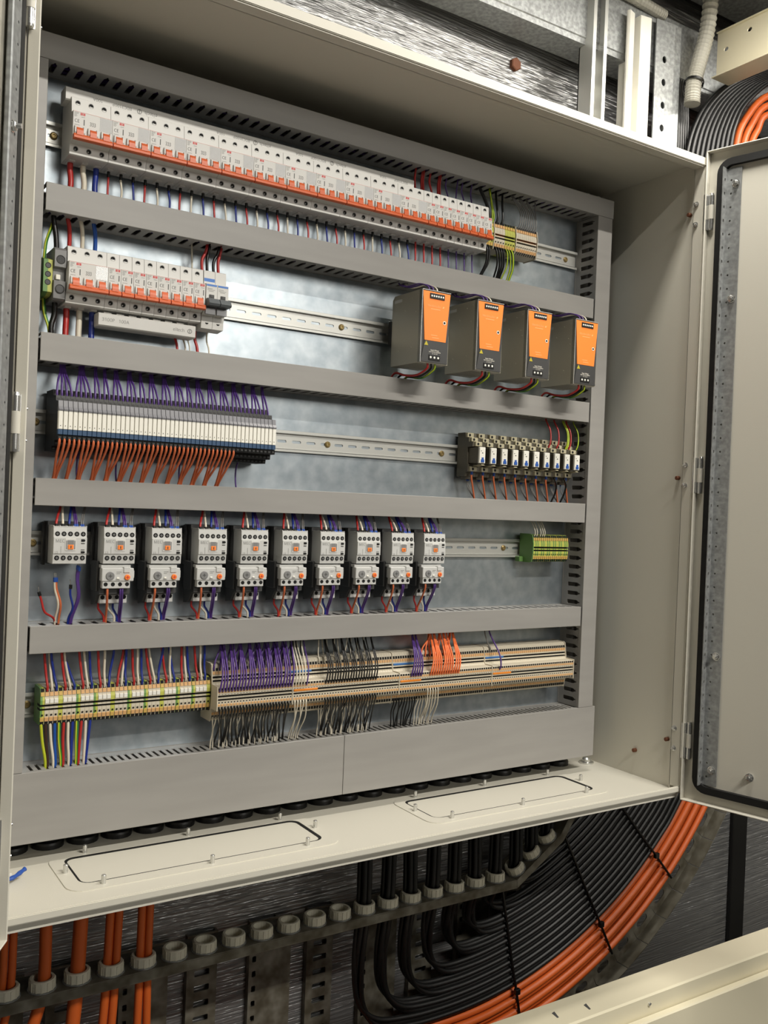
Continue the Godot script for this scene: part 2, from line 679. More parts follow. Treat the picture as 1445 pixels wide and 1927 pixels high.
func enclosure() -> void:
	var B := Vector3(545, -563, 90)
	var enc := thing("enclosure", B, "large light grey steel enclosure with both doors swung open", "enclosure")
	var m := MB.new().box(-60, 1150, -556, 634, -52, -48)
	part(enc, "back_panel", m, "paint", B)
	# side, top walls with a folded lip at the front, set in a little from the wall
	m = MB.new().box(1146, 1148, -556, 634, -50, 207).box(1140, 1142, -545, 622, 205, 226).box(1140, 1148, -556, 634, 204, 206)
	part(enc, "side_panel", m, "paint", B)
	m = MB.new().box(-60, -58, -556, 634, -50, 207).box(-55, -53, -545, 622, 205, 226).box(-60, -53, -556, 634, 204, 206)
	part(enc, "side_panel", m, "paint", B)
	m = MB.new().box(-60, 1148, 632, 634, -50, 207).box(-52, 1141, 619, 621, 205, 226).box(-60, 1148, 619, 634, 204, 206)
	part(enc, "top_panel", m, "paint", B)
	# floor with two oblong openings; z runs out of the cabinet
	m = MB.new()
	var cuts := [rrect(56, 424, 50, 150, 16), rrect(632, 1004, 50, 150, 16)]
	m.perf(Vector3(-60, -554, -50), Vector3(1, 0, 0), Vector3(0, 0, 1), Vector3(0, 2, 0), 1208, 257, [shift(cuts[0], 60, 50), shift(cuts[1], 60, 50)])
	m.px([[-554, 206], [-552, 206], [-551, 213], [-545, 221], [-542.5, 226], [-545, 226], [-552, 214], [-554, 214]], -60, 1148)
	part(enc, "bottom_panel", m, "paint", B)
	# front rim and, behind and below it, the outer flange of the rain channel
	m = MB.new()
	ring_plate(m, rrect(-60, 1151, -553, 636, 4), rrect(-53, 1141, -543, 621, 3), Vector3(0, 0, 224), Vector3.RIGHT, Vector3.UP, Vector3(0, 0, 4))
	ring_plate(m, rrect(-58, 1149, -551.5, 634.5, 4), rrect(-53, 1143, -544, 622, 3), Vector3(0, 0, 228), Vector3.RIGHT, Vector3.UP, Vector3(0, 0, 1.2))
	part(enc, "rim", m, "paint_smooth", B)
	m = MB.new()
	ring_plate(m, rrect(-62, 1150, -566, 640, 4), rrect(-58, 1147, -558, 634, 3), Vector3(0, 0, 198), Vector3.RIGHT, Vector3.UP, Vector3(0, 0, 20))
	m.box(-60, 1148, -557, -555, 196, 224)
	part(enc, "outer_flange", m, "paint_smooth", B)
	for i in 2:
		var x0: float = [56.0, 632.0][i]
		var x1: float = [424.0, 1004.0][i]
		m = MB.new()
		ring_plate(m, rrect(x0 - 20, x1 + 20, 40, 172, 24), rrect(x0, x1, 50, 150, 16), Vector3(0, -552, 0), Vector3.RIGHT, Vector3(0, 0, 1), Vector3(0, 1.2, 0))
		part(enc, "raised_border", m, "paint_smooth", B)
		m = MB.new()
		ring_plate(m, rrect(x0 - .5, x1 + .5, 49.5, 150.5, 16), rrect(x0 + 3.4, x1 - 5, 55.5, 146.6, 12), Vector3(0, -556, 0), Vector3.RIGHT, Vector3(0, 0, 1), Vector3(0, 4.6, 0))
		part(enc, "gasket", m, "gasket", B)
		m = MB.new().slab(rrect(x0 + 3, x1 - 4.6, 55, 147, 12), Vector3(0, -557, 0), Vector3.RIGHT, Vector3(0, 0, 1), Vector3(0, 4.9, 0))
		part(enc, "gland_plate", m, "paint_smooth", B)
		for q in [[x0 + 34, 43], [(x0 + x1) * .5 + 5, 43], [x1 - 24, 43], [x0 - 8, 103], [x1 + 10, 99], [x0 + 27, 160], [(x0 + x1) * .5 - 4, 160], [x1 - 36, 160]]:
			m = MB.new().lathe(Vector3(q[0], -551, q[1]), Vector3.UP, [[3.2, 0], [3.2, 11], [2.4, 12], [0, 12]], 8)
			part(enc, "stud", m, "zinc_bright", B)
	# hinges and their fixing screws
	for side in 2:
		for hy in [533.0, 42.0, -455.0]:
			var hx: float = (-64.0 if hy > -100 else -72.0) if side == 0 else 1149.5
			m = MB.new().lathe(Vector3(hx, hy - 34, 239), Vector3.UP, [[0, 0], [4.5, 0], [5, 3], [5, 21], [0, 21]], 10).lathe(Vector3(hx, hy + 13, 239), Vector3.UP, [[0, 0], [5, 0], [5, 18], [4, 22], [0, 22]], 10)
			m.box(minf(hx, hx + 10 * (1 - 2 * side)), maxf(hx, hx + 10 * (1 - 2 * side)), hy - 33, hy + 33, 229, 235)
			var h := part(enc, "hinge", m, "zinc_bright", B)
			part(h, "knuckle", MB.new().lathe(Vector3(hx, hy - 13, 239), Vector3.UP, [[0, 0], [5.6, 0], [5.6, 26], [0, 26]], 10).box(minf(hx, hx - 12 * (1 - 2 * side)), maxf(hx, hx - 12 * (1 - 2 * side)), hy - 13, hy + 13, 236, 240), "paint_smooth", B)
			for dy in [19.0, -19.0]:
				m = MB.new()
				var wx: float = -53.0 if side == 0 else 1140.0
				hexnut(m, Vector3(wx, hy + dy, 213), Vector3(1 - 2 * side, 0, 0), 4.2, 3.5, 4)
				part(enc, "nut", m, "zinc_bright", B)
	for q in [[1146, 537, 195], [1146, 37, 193], [1146, -462, 193], [1146, -502, 115]]:
		m = MB.new().lathe(Vector3(q[0], q[1], q[2]), Vector3(-1, 0, 0), [[4, 0], [4, 7], [3, 8], [0, 8]], 10)
		part(enc, "stud", m, "rust", B)
	m = MB.new().lathe(Vector3(1121, -552, 8), Vector3.UP, [[0, 0], [15, 0], [15, 3], [9, 4], [9, 9], [6, 12], [0, 13]], 14)
	part(enc, "bolt", m, "zinc_bright", B)
	door(enc, B, Vector3(1151, 0, 229), .257 - PI * .5, 1.0, "open right-hand door seen from inside with black gasket")
	door(enc, B, Vector3(-63, 0, 229), -(PI * .5 + .51), -1.0, "open left-hand door seen nearly edge-on")
	m = MB.new().box(-40, 1130, -520, 612, -3, 0)
	var pl := solo("mounting_plate", m, "zinc_plate", Vector3(545, -520, 0), "bare galvanised mounting plate behind all the rails and ducts", "plate")
	pl.set_meta("kind", "structure")
	pl.remove_meta("kind")
	for i in 22:
		m = MB.new()
		var c := Vector3(1 + 50.4 * i, -552, -14)
		m.lathe(c, Vector3.UP, [[23, 0], [23, 6], [22, 9], [17, 10], [15, 12], [15, 20], [0, 20]], 18)
		solo("locknut", m, "black", c, "black cable locknut, %s from the left along the back of the enclosure floor" % nth(i), "locknut", "black locknuts under the lowest duct")
	# blue ferrule scrap lying at the left front corner
	m = MB.new().tube([Vector3(-40, -546, 108), Vector3(-20, -545, 103), Vector3(-2, -540, 92)], 3.2, 8, 4, .8)
	var sc := solo("offcut", m, "boot_blue", Vector3(-21, -552, 103), "blue strip of spare wire ferrules on the enclosure floor", "offcut")
	part(sc, "paper_tab", MB.new().box(-34, -20, -547, -541, 96, 99), "white_clean", Vector3(-21, -552, 103))

func shift(p: PackedVector2Array, dx: float, dy: float) -> PackedVector2Array:
	var q := PackedVector2Array()
	for k in p:
		q.append(k + Vector2(dx, dy))
	return q

const WIDE := [[-4, 17], [-3, 16], [3, 16], [4, 17], [4, 43], [1.3, 47], [1.3, 50], [-1.3, 50], [-1.3, 47], [-4, 43]]
const NARROW := [[-2.2, 20], [2.2, 20], [2.2, 53], [1.4, 55], [-1.4, 55], [-2.2, 53]]

func duct(x0: float, x1: float, y0: float, y1: float, first: float, pitch: float, shape: Array, label: String, vertical := false, seam := -1.0) -> void:
	var at := Vector3((x0 + x1) * .5, y0, 0)
	var o := thing("cable_duct", at, label, "cable duct", "grey slotted cable ducts on the plate")
	var a0 := y0 if vertical else x0
	var a1 := y1 if vertical else x1
	var b0 := x0 if vertical else y0
	var b1 := x1 if vertical else y1
	var ua := Vector3(0, 1, 0) if vertical else Vector3(1, 0, 0)
	var ub := Vector3(1, 0, 0) if vertical else Vector3(0, 1, 0)
	var org := ua * a0
	var m := MB.new().box(x0, x1, y0, y1, .4, 2)
	part(o, "base", m, "duct", at)
	var holes := []
	var c := first
	while c < a1 - a0 - 5:
		if c > 5:
			var h := PackedVector2Array()
			for q in shape:
				h.append(Vector2(c + q[0], q[1] - 2))
			holes.append(h)
		c += pitch
	for s in 2:
		m = MB.new().perf(org + ub * (b0 + .6 if s == 0 else b1 - 2.0) + Vector3(0, 0, 2), ua, Vector3(0, 0, 1), ub * 1.4, a1 - a0, 55.5, holes)
		part(o, "side_wall", m, "duct", at)
	var ends := [a0, a1]
	if seam > 0:
		ends = [a0, seam, seam + .8, a1]
	for i in range(0, ends.size(), 2):
		m = MB.new()
		var p: Vector3 = ua * ends[i] + ub * b0
		var q: Vector3 = ua * ends[i + 1] + ub * b1
		m.box(p.x, q.x, p.y, q.y, 57.8, 60, .5)
		for s in 2:
			var l0: float = b0 if s == 0 else b1 - .6
			var pp: Vector3 = ua * ends[i] + ub * l0
			var qq: Vector3 = ua * ends[i + 1] + ub * (l0 + .6)
			m.box(pp.x, qq.x, pp.y, qq.y, 52, 58)
		part(o, "cover", m, "duct", at)

func ducts() -> void:
	duct(-42, 1081, 548.6, 584.3, 50.2, 18, WIDE, "topmost grey slotted cable duct, above the long top breaker row")
	duct(0, 1036, 345.4, 383.6, 8, 18, WIDE, "grey cable duct between the two rows of orange breakers")
	duct(0, 1036, 141.4, 180.2, 8, 18, WIDE, "grey cable duct under the orange power supplies")
	duct(0, 1036, -55.8, -18.4, 3, 18, WIDE, "grey cable duct between relay row and contactor row")
	duct(0, 1036, -258.9, -221.3, 3, 18.2, WIDE, "grey cable duct under the row of contactors")
	duct(-42, 1085, -519.2, -421.1, 53.5, 10.6, NARROW, "tall lowest cable duct with a jointed cover", false, 505)
	duct(1039.5, 1078.5, -420.6, 548.2, 14, 17.5, WIDE, "vertical grey cable duct at the right end of all rows", true)
	duct(-42, -3, -420.6, 548.2, 14, 17.5, WIDE, "vertical grey cable duct at the left end of all rows", true)

func duct_wires() -> void:   # the loose wires lying in the ducts, seen dark through the slots
	for q in [[365.0, "upper"], [161.0, "second"], [-37.0, "third"], [-240.0, "fourth"], [566.0, "topmost"]]:
		for c in 2:
			var m := MB.new()
			for k in 13:
				var y: float = q[0] - 9 + 18.0 * rng.randf()
				var z := rng.randf_range(8, 44)
				var p := []
				for i in 12:
					p.append(Vector3(12 + 1012 * i / 11.0, y + rng.randf_range(-3, 3), z + rng.randf_range(-4, 4)))
				m.tube(p, 2.6, 5, 2)
			var at := Vector3(520, q[0] - 16, 26)
			var o := solo("duct_wiring", m, ["black_wire", "purple_wire"][c], at, "%s wires lying inside the %s slotted duct" % [["black", "purple"][c], q[1]], "wiring", "wiring hidden in the ducts")
			o.set_meta("kind", "stuff")

func rails() -> void:
	for r in [[468.0, 1038.0, "top din rail behind the long breaker row", [20.0, 1011.0]], [263.0, 1038.0, "din rail carrying short breaker row and power supplies", [502.0]], [61.8, 1038.0, "din rail between slim relays and plug-in relays", [10.0, 484.0, 724.0]], [-110.0, 1038.0, "din rail behind the row of contactors", [12.0, 880.0]], [-340.0, 1038.0, "lowest din rail behind the long terminal rows", [12.0]]]:
		var y: float = r[0]
		var x1: float = r[1]
		var at := Vector3(x1 * .5, y - 17.5, 0)
		var o := thing("din_rail", at, r[2], "rail", "slotted din rails")
		var m := MB.new()
		var holes := []
		var x := 20.0
		while x < x1 - 20:
			var h := PackedVector2Array()
			for q in rrect(x - 8.5, x + 8.5, 11, 15.5, 2.2, 2):
				h.append(q)
			holes.append(h)
			x += 27
		m.perf(Vector3(0, y - 13.5, .3), Vector3(1, 0, 0), Vector3(0, 1, 0), Vector3(0, 0, 1), x1, 27, holes)
		for s in [-1.0, 1.0]:
			m.box(0, x1, minf(y + 13.5 * s, y + 12.5 * s), maxf(y + 13.5 * s, y + 12.5 * s), .3, 7.5)
			m.box(0, x1, minf(y + 12.5 * s, y + 17.5 * s), maxf(y + 12.5 * s, y + 17.5 * s), 6.5, 7.5, .3)
		part(o, "profile", m, "rail_metal", at)
		for sx in r[3]:
			m = MB.new().lathe(Vector3(sx, y, 1.3), Vector3(0, 0, 1), [[0, 0], [5.5, 0], [5.2, 1.6], [3.4, 3], [2.2, 3], [1.6, 1.8], [0, 1.8]], 14)
			part(o, "screw", m, "brass", at)

const POLES := ["", "single-pole", "two-pole", "three-pole"]

func breaker(poles: int, at: Vector3, label: String, group: String) -> Node3D:
	var w := 18.0 * poles
	var o := thing("breaker", at, label, "circuit breaker", group)
	var m := MB.new()
	m.px([[-38, 6], [-38, 50], [-36.8, 52], [-23, 53], [-19, 64], [-18, 67], [17, 67], [18, 66], [18.6, 57.5], [40, 55], [41, 53.5], [41, 6]], .25, w - .25)
	for i in poles:
		for s in 2:   # white cheeks beside each toggle
			var cx := 18.0 * i + (2.2 if s == 0 else 13.8)
			m.px([[-17, 66], [-17, 69], [-12, 71.5], [-5.5, 71], [-2.5, 68.5], [-3, 66]], cx, cx + 1.9)
		m.box(18.0 * i + 5, 18.0 * i + 13, -40.5, -36, 14, 34)
	part(o, "body", m, "white")
	m = MB.new()
	m.px([[-21.5, 66], [-21.5, 72.5], [-20.5, 73.8], [-17.5, 73.8], [-16.5, 72.8], [-14.5, 72], [-14.5, 66]], .7, w - .7)
	for i in poles:
		m.px([[-16, 66], [-16, 73.2], [-12, 73], [-9, 72.6], [-6, 71.4], [-4.6, 69], [-4.6, 66]], 18.0 * i + 4.4, 18.0 * i + 13.4)
	part(o, "handle", m, "orange")
	m = MB.new()
	var rg := MB.new()
	for i in poles:
		for q in [[33.0, 55.6], [-29.0, 52.4]]:
			var c := Vector3(18.0 * i + 8.5, q[0], q[1])
			rg.lathe(c, Vector3(0, -.03, 1), [[3.7, -.6], [3.7, .55], [3.0, .75], [2.9, -.2]], 14)
			m.lathe(c, Vector3(0, -.03, 1), [[2.95, .35], [0, .35]], 12)
	part(o, "terminal_collar", rg, "ring_grey")
	var sc := part(o, "terminal_screw", m, "hole")
	m = MB.new()
	for i in poles:
		for q in [[33.0, 55.6], [-29.0, 52.4]]:
			m.lathe(Vector3(18.0 * i + 7.6, q[0] - .9, q[1]), Vector3(0, 0, 1), [[.9, .5], [0, .5]], 8)
	part(sc, "screw_glint", m, "ring_grey")  # small off-centre disc painted as the glint in each screw recess
	# print: pink line, red tag, grey small print, CE mark, on-off window
	var x := 1.0
	m = MB.new().box(9.8, 16.2, 13.2, 16.4, 66.9, 67.15)
	var tg := part(o, "red_tag", m, "red_print")
	part(tg, "tag_lettering", MB.new().text("LS", 3.2, Vector3(13, 14.8, 67.2), Basis(), .1), "white_ink")
	part(o, "pink_line", MB.new().box(.5, w - .5, 17, 17.4, 66.9, 67.1), "pink_print")
	m = MB.new().text("CE", 6.2, Vector3(5.6, 4.6, 67.1), Basis(), .15)
	m.box(14.4, 15.6, 0, 8, 66.9, 67.15)
	if poles == 3:
		m.text("333", 6.5, Vector3(27, 4, 67.1), Basis().scaled(Vector3(.8, 1.1, 1)), .15)
	part(o, "ce_mark", m, "ink")
	m = MB.new()
	for r in [[16, 1.5, 7.5], [14.6, 1.5, 7], [13.2, 1.5, 5], [11.8, 1.5, 5.5], [10.4, 1.5, 4.5], [11, 11, 16], [-.8, 2, 9]]:
		m.box(r[1], r[2], r[0] - .35, r[0] + .2, 66.9, 67.1)
	part(o, "small_print", m, "pale_ink")
	if poles == 3:
		part(o, "label_window", MB.new().box(36.5, w - 1, -2, 16.4, 67.2, 67.7), "clear_window")
	return o

func busbar(at: Vector3, len: float, face_down: bool, marks: Array, label: String) -> void:
	var o := thing("busbar", at, label, "busbar", "white insulated comb busbars")
	var m := MB.new().px([[0, 20], [0, 46], [1.5, 48], [17, 48], [18.5, 46], [18.5, 20]], 0, len)
	var k := 18.0 * .5 + 6
	while k < len - 4:
		m.box(k - 5.5, k + 5.5, -4 if not face_down else 18, 0 if not face_down else 21, 26, 40)
		k += 18
	part(o, "insulated_profile", m, "white")
	var b := Basis(Vector3(0, 0, 1), PI) if not face_down else Basis()
	var t := MB.new()
	for q in marks:
		t.text(q[1], q[2], Vector3(q[0], 9.5, 48.1), b, .15)
	for q in marks:
		if q[1] == "eltech":   # ring with a slash beside the name
			var s := -1.0 if not face_down else 1.0
			var c := Vector3(q[0] + 17 * s, 9.3, 48.0)
			t.lathe(c, Vector3(0, 0, 1), [[3.6, 0], [3.6, .3], [2.6, .3], [2.6, 0]], 14)
			t.box(c.x - .5, c.x + .5, c.y - 3, c.y + 3, 48.0, 48.25)
	part(o, "print", t, "pale_ink")

func row_breakers_top() -> void:
	var y := 468.0
	var g3 := "three-pole breakers of the long top row"
	var first: Node3D
	for i in 11:
		var lab := "orange-handled three-pole breaker, %s from the left in the long top row" % nth(i)
		var at := Vector3(30 + 54.0 * i, y, 0)
		if i == 0:
			first = breaker(3, at, lab, g3)
		else:
			dup(first, at, lab, g3)
	var s1: Node3D
	for i in 8:
		var lab := "slim single-pole breaker, %s after the top three-pole breakers" % nth(i)
		var at := Vector3(624 + 18.0 * i, y, 0)
		if i == 0:
			s1 = breaker(1, at, lab, "single-pole breakers at the end of the top row")
		else:
			dup(s1, at, lab)
	busbar(Vector3(23, 504.5, 3), 583, false, [[120, "eltech", 7], [78, "BDC3100P", 6], [44, "100A", 6], [302, "eltech", 7], [262, "BDC3100P", 6], [228, "100A", 6], [438, "eltech", 7], [396, "BDC3100P", 6], [362, "100A", 6], [556, "BDC3100P", 6], [520, "100A", 6]], "long white comb busbar with upside-down lettering above the top breakers")
	# conductors leaving below
	var cols := ["red", "white", "blue"]
	for i in 33:
		var x := 30 + 18.0 * i + 9
		var c: String = cols[i % 3]
		var thick := i < 3
		var tx := x + rng.randf_range(-2, 2) - (2.5 if thick else 1.0)
		var p := [Vector3(x, 431, 24), Vector3(x - .5, 418, 25), Vector3((x + tx) * .5 + rng.randf_range(-1.5, 1.5), 400, 29), Vector3(tx, 380, 31), Vector3(tx, 366, 31)]
		var lab := "%s wire under the %s top three-pole breaker" % [c, nth(i / 3)]
		if thick:
			lab = "thick %s feed wire under the first top three-pole breaker" % c
		wire(p, 4.0 if thick else 1.6, c + "_wire", lab, "wires dropping from the top breakers", "black_wire" if not thick else "", 12)
	for i in 8:
		var x := 624 + 18.0 * i + 8
		var c := "red" if i < 4 else "purple"
		var tx := x - 3 + rng.randf_range(-1, 1)
		wire([Vector3(x, 431, 24), Vector3(x - .3, 416, 25), Vector3(x - 2, 398, 29), Vector3(tx, 380, 31), Vector3(tx, 366, 31)], 1.7 if i < 4 else 1.3, c + "_wire", "%s wire under the %s single-pole breaker of the top row" % [c, nth(i)], "wires dropping from the top breakers")
		var x2 := 620 + 18.0 * i + 8
		var ux := x2 - 8 + rng.randf_range(-4, 3)
		wire([Vector3(x2, 509, 22), Vector3(x2, 522, 22), Vector3(ux + 2, 536, 27), Vector3(ux, 549, 32), Vector3(ux, 562, 32)], 1.9 if i < 4 else 1.2, c + "_wire", "%s wire above the %s single-pole breaker of the top row" % [c, nth(i)], "wires rising above the top breakers")
		if i in [1, 3]:
			wire([Vector3(x2 - 5, 509, 20), Vector3(x2 - 4, 524, 21), Vector3(ux - 2, 538, 28), Vector3(ux - 1, 562, 33)], 1.9, c + "_wire", "second red wire beside the one above single-pole breaker %s" % ["", "two", "", "four"][i], "wires rising above the top breakers")

func row_breakers_low() -> void:
	var y := 263.0
	breaker(3, Vector3(32, y, 0), "three-pole breaker at the left of the short second row", "")
	var s1: Node3D
	for i in 8:
		var lab := "single-pole breaker, %s after the three-pole one in the second row" % nth(i)
		var at := Vector3(86 + 18.0 * i, y, 0)
		if i == 0:
			s1 = breaker(1, at, lab, "single-pole breakers of the second row")
		else:
			dup(s1, at, lab)
	# earth-leakage breakers
	for i in 2:
		var o := thing("leakage_breaker", Vector3(230.5 + 18.0 * i, y, 0), ["grey-handled breaker with a blue upper label next to orange handles", "grey-handled breaker at the right end of the second row"][i], "circuit breaker", "grey-handled breakers of the second row")
		var m := MB.new().px([[-47, 30], [-45, 52], [-26, 54], [-21, 62], [-14, 64], [-13, 68], [19, 68], [20, 58], [40, 56], [41, 54], [41, 6], [-40, 6]], .25, 17.75)
		part(o, "body", m, "white")
		part(o, "handle", MB.new().px([[-15, 66], [-15, 81], [-12, 83], [-5, 78], [-3.5, 74], [-3.5, 66]], .5, 17.5), "toggle_grey")
		part(o, "handle_slot", MB.new().box(5, 13, -4, 3, 68, 69, .4).box(7, 11, -1, 2, 69, 69.6), "darkgrey")
		part(o, "shield", MB.new().box(.8, 17.2, -26, -15, 63, 66, .6), "clear_clip")
		var h := MB.new()
		for q in [[4.6, 33.5, 55.9], [12.4, 33.5, 55.9], [9, -36, 52.6]]:
			h.lathe(Vector3(q[0], q[1], q[2]), Vector3(0, 0, 1), [[2.9, .3], [0, .3]], 12)
		part(o, "terminal_screw", h, "hole")
		if i == 0:
			part(o, "blue_label", MB.new().box(.6, 17.4, 23, 29, 56, 57.6), "blue_print")
		part(o, "label_strip", MB.new().box(.8, 16.8, 15.5, 18.2, 67.9, 68.2), "blue_print")
		var m2 := MB.new()
		for r in [[12, 2, 10], [10, 2, 14], [8, 4, 12]]:
			m2.box(r[1], r[2], r[0] - .3, r[0] + .3, 67.9, 68.15)
		part(o, "small_print", m2, "pale_ink")
	busbar(Vector3(79, 201, 3), 144, true, [[14, "3100P", 6.6], [36, "100A", 6.6], [118, "eltech", 6.6]], "short white comb busbar printed 100A under the second breaker row")
	# neutral link and earth terminal at the far left
	var o := thing("neutral_link", Vector3(15, y, 0), "grey single-pole neutral link with two large screws, left of second row", "terminal")
	var m := MB.new().px([[-36, 6], [-36, 50], [-34, 56], [-10, 58], [-9, 50], [8, 50], [9, 58], [32, 58], [36, 52], [36, 6]], 0, 15.5)
	part(o, "body", m, "midgrey")
	m = MB.new()
	for cy in [19.0, -21.0]:
		m.lathe(Vector3(8, cy, 57.6), Vector3(0, 0, 1), [[6.2, .5], [5.4, 1], [5.2, .4], [0, .4]], 16)
	part(o, "clamp_screw", m, "darkgrey")
	part(o, "clip", MB.new().box(3, 9, -8, -1, 50, 55, .6), "white_clean")
	o = thing("earth_terminal", Vector3(2, y, 0), "green and yellow earth terminal at the far left of second row", "terminal")
	part(o, "body", MB.new().px([[-30, 6], [-30, 40], [-26, 52], [18, 52], [22, 40], [22, 6]], 0, 6), "pe_green")
	part(o, "yellow_half", MB.new().px([[-30, 6], [-30, 40], [-26, 52], [18, 52], [22, 40], [22, 6]], 6, 12), "pe_yellow")
	m = MB.new()
	for cy in [10.0, -2.0, -13.0]:
		m.lathe(Vector3(6, cy, 51.9), Vector3(0, 0, 1), [[4, .4], [3.4, .8], [3.2, .3], [0, .3]], 14)
	part(o, "clamp_screw", m, "darkgrey")
	# conductors above
	wire([Vector3(7, 283, 30), Vector3(9, 310, 30), Vector3(15, 332, 33), Vector3(18, 345, 34), Vector3(18, 360, 34)], 2.2, "green_wire", "green and yellow wire above the earth terminal in second row", "feeds above the second breaker row")
	wire([Vector3(21, 296, 40), Vector3(20, 318, 38), Vector3(17, 338, 36), Vector3(16, 360, 36)], 3.6, "black_wire", "thick black wire above the neutral link", "feeds above the second breaker row")
	for i in 3:
		var x := 41 + 18.0 * i
		wire([Vector3(x, 303, 26), Vector3(x, 322, 27), Vector3(x - 2, 336, 31), Vector3(x - 5, 347, 34), Vector3(x - 5, 362, 34)], 3.0, ["red_wire", "white_wire", "midblue_wire"][i], "thick %s feed wire rising from the second-row three-pole breaker" % ["red", "white", "blue"][i], "feeds above the second breaker row")
		wire([Vector3(x, 226, 24), Vector3(x, 208, 24), Vector3(x - 1.5, 190, 29), Vector3(x - 2, 172, 32), Vector3(x - 2, 165, 32)], 4.2, ["red_wire", "white_wire", "blue_wire"][i], "very thick %s wire below the second-row three-pole breaker" % ["red", "white", "blue"][i], "feeds below the second breaker row")
	for i in 4:
		var x: float = [234.5, 242.5, 253, 260.5][i]
		var tx: float = [242.0, 246.0, 261.0, 265.0][i]
		var red := i in [0, 3]
		wire([Vector3(x, 303, 40), Vector3(x - .5, 322, 38), Vector3(tx - 2, 336, 37), Vector3(tx, 347, 37), Vector3(tx, 362, 37)], 2.3, "red_wire" if red else "black_wire", "%s wire above the %s grey-handled breaker" % ["red" if red else "black", ["first", "first", "second", "second"][i]], "feeds above the second breaker row")
	wire([Vector3(226, 305, 20), Vector3(225, 325, 20), Vector3(223, 350, 22)], 1.3, "white_wire", "thin white wire behind the red pair above grey breakers", "feeds above the second breaker row")
	wire([Vector3(9, 232, 26), Vector3(11, 212, 26), Vector3(17, 190, 30), Vector3(18, 165, 32)], 2.4, "green_wire", "green and yellow wire below the earth terminal", "feeds below the second breaker row")
	wire([Vector3(23, 228, 32), Vector3(23, 210, 30), Vector3(19, 192, 32), Vector3(21, 165, 34)], 3.8, "black_wire", "thick black wire below the neutral link", "feeds below the second breaker row")
	var lows := [[200, "red_wire", 2.0, "red wire behind the right end of the short busbar"], [213, "white_wire", 1.3, "first thin white wire right of the red one under the busbar"], [220, "white_wire", 1.1, "second thin white wire under the busbar end"], [232, "red_wire", 2.3, "red wire under the first grey-handled breaker"], [251, "white_wire", 1.3, "thin pale wire under the last grey-handled breaker"]]
	for q in lows:
		var x: float = q[0]
		wire([Vector3(x, 219, 26), Vector3(x, 204, 26), Vector3(x + 3, 190, 29), Vector3(x + 4, 165, 32)], q[2], q[1], q[3], "feeds below the second breaker row")

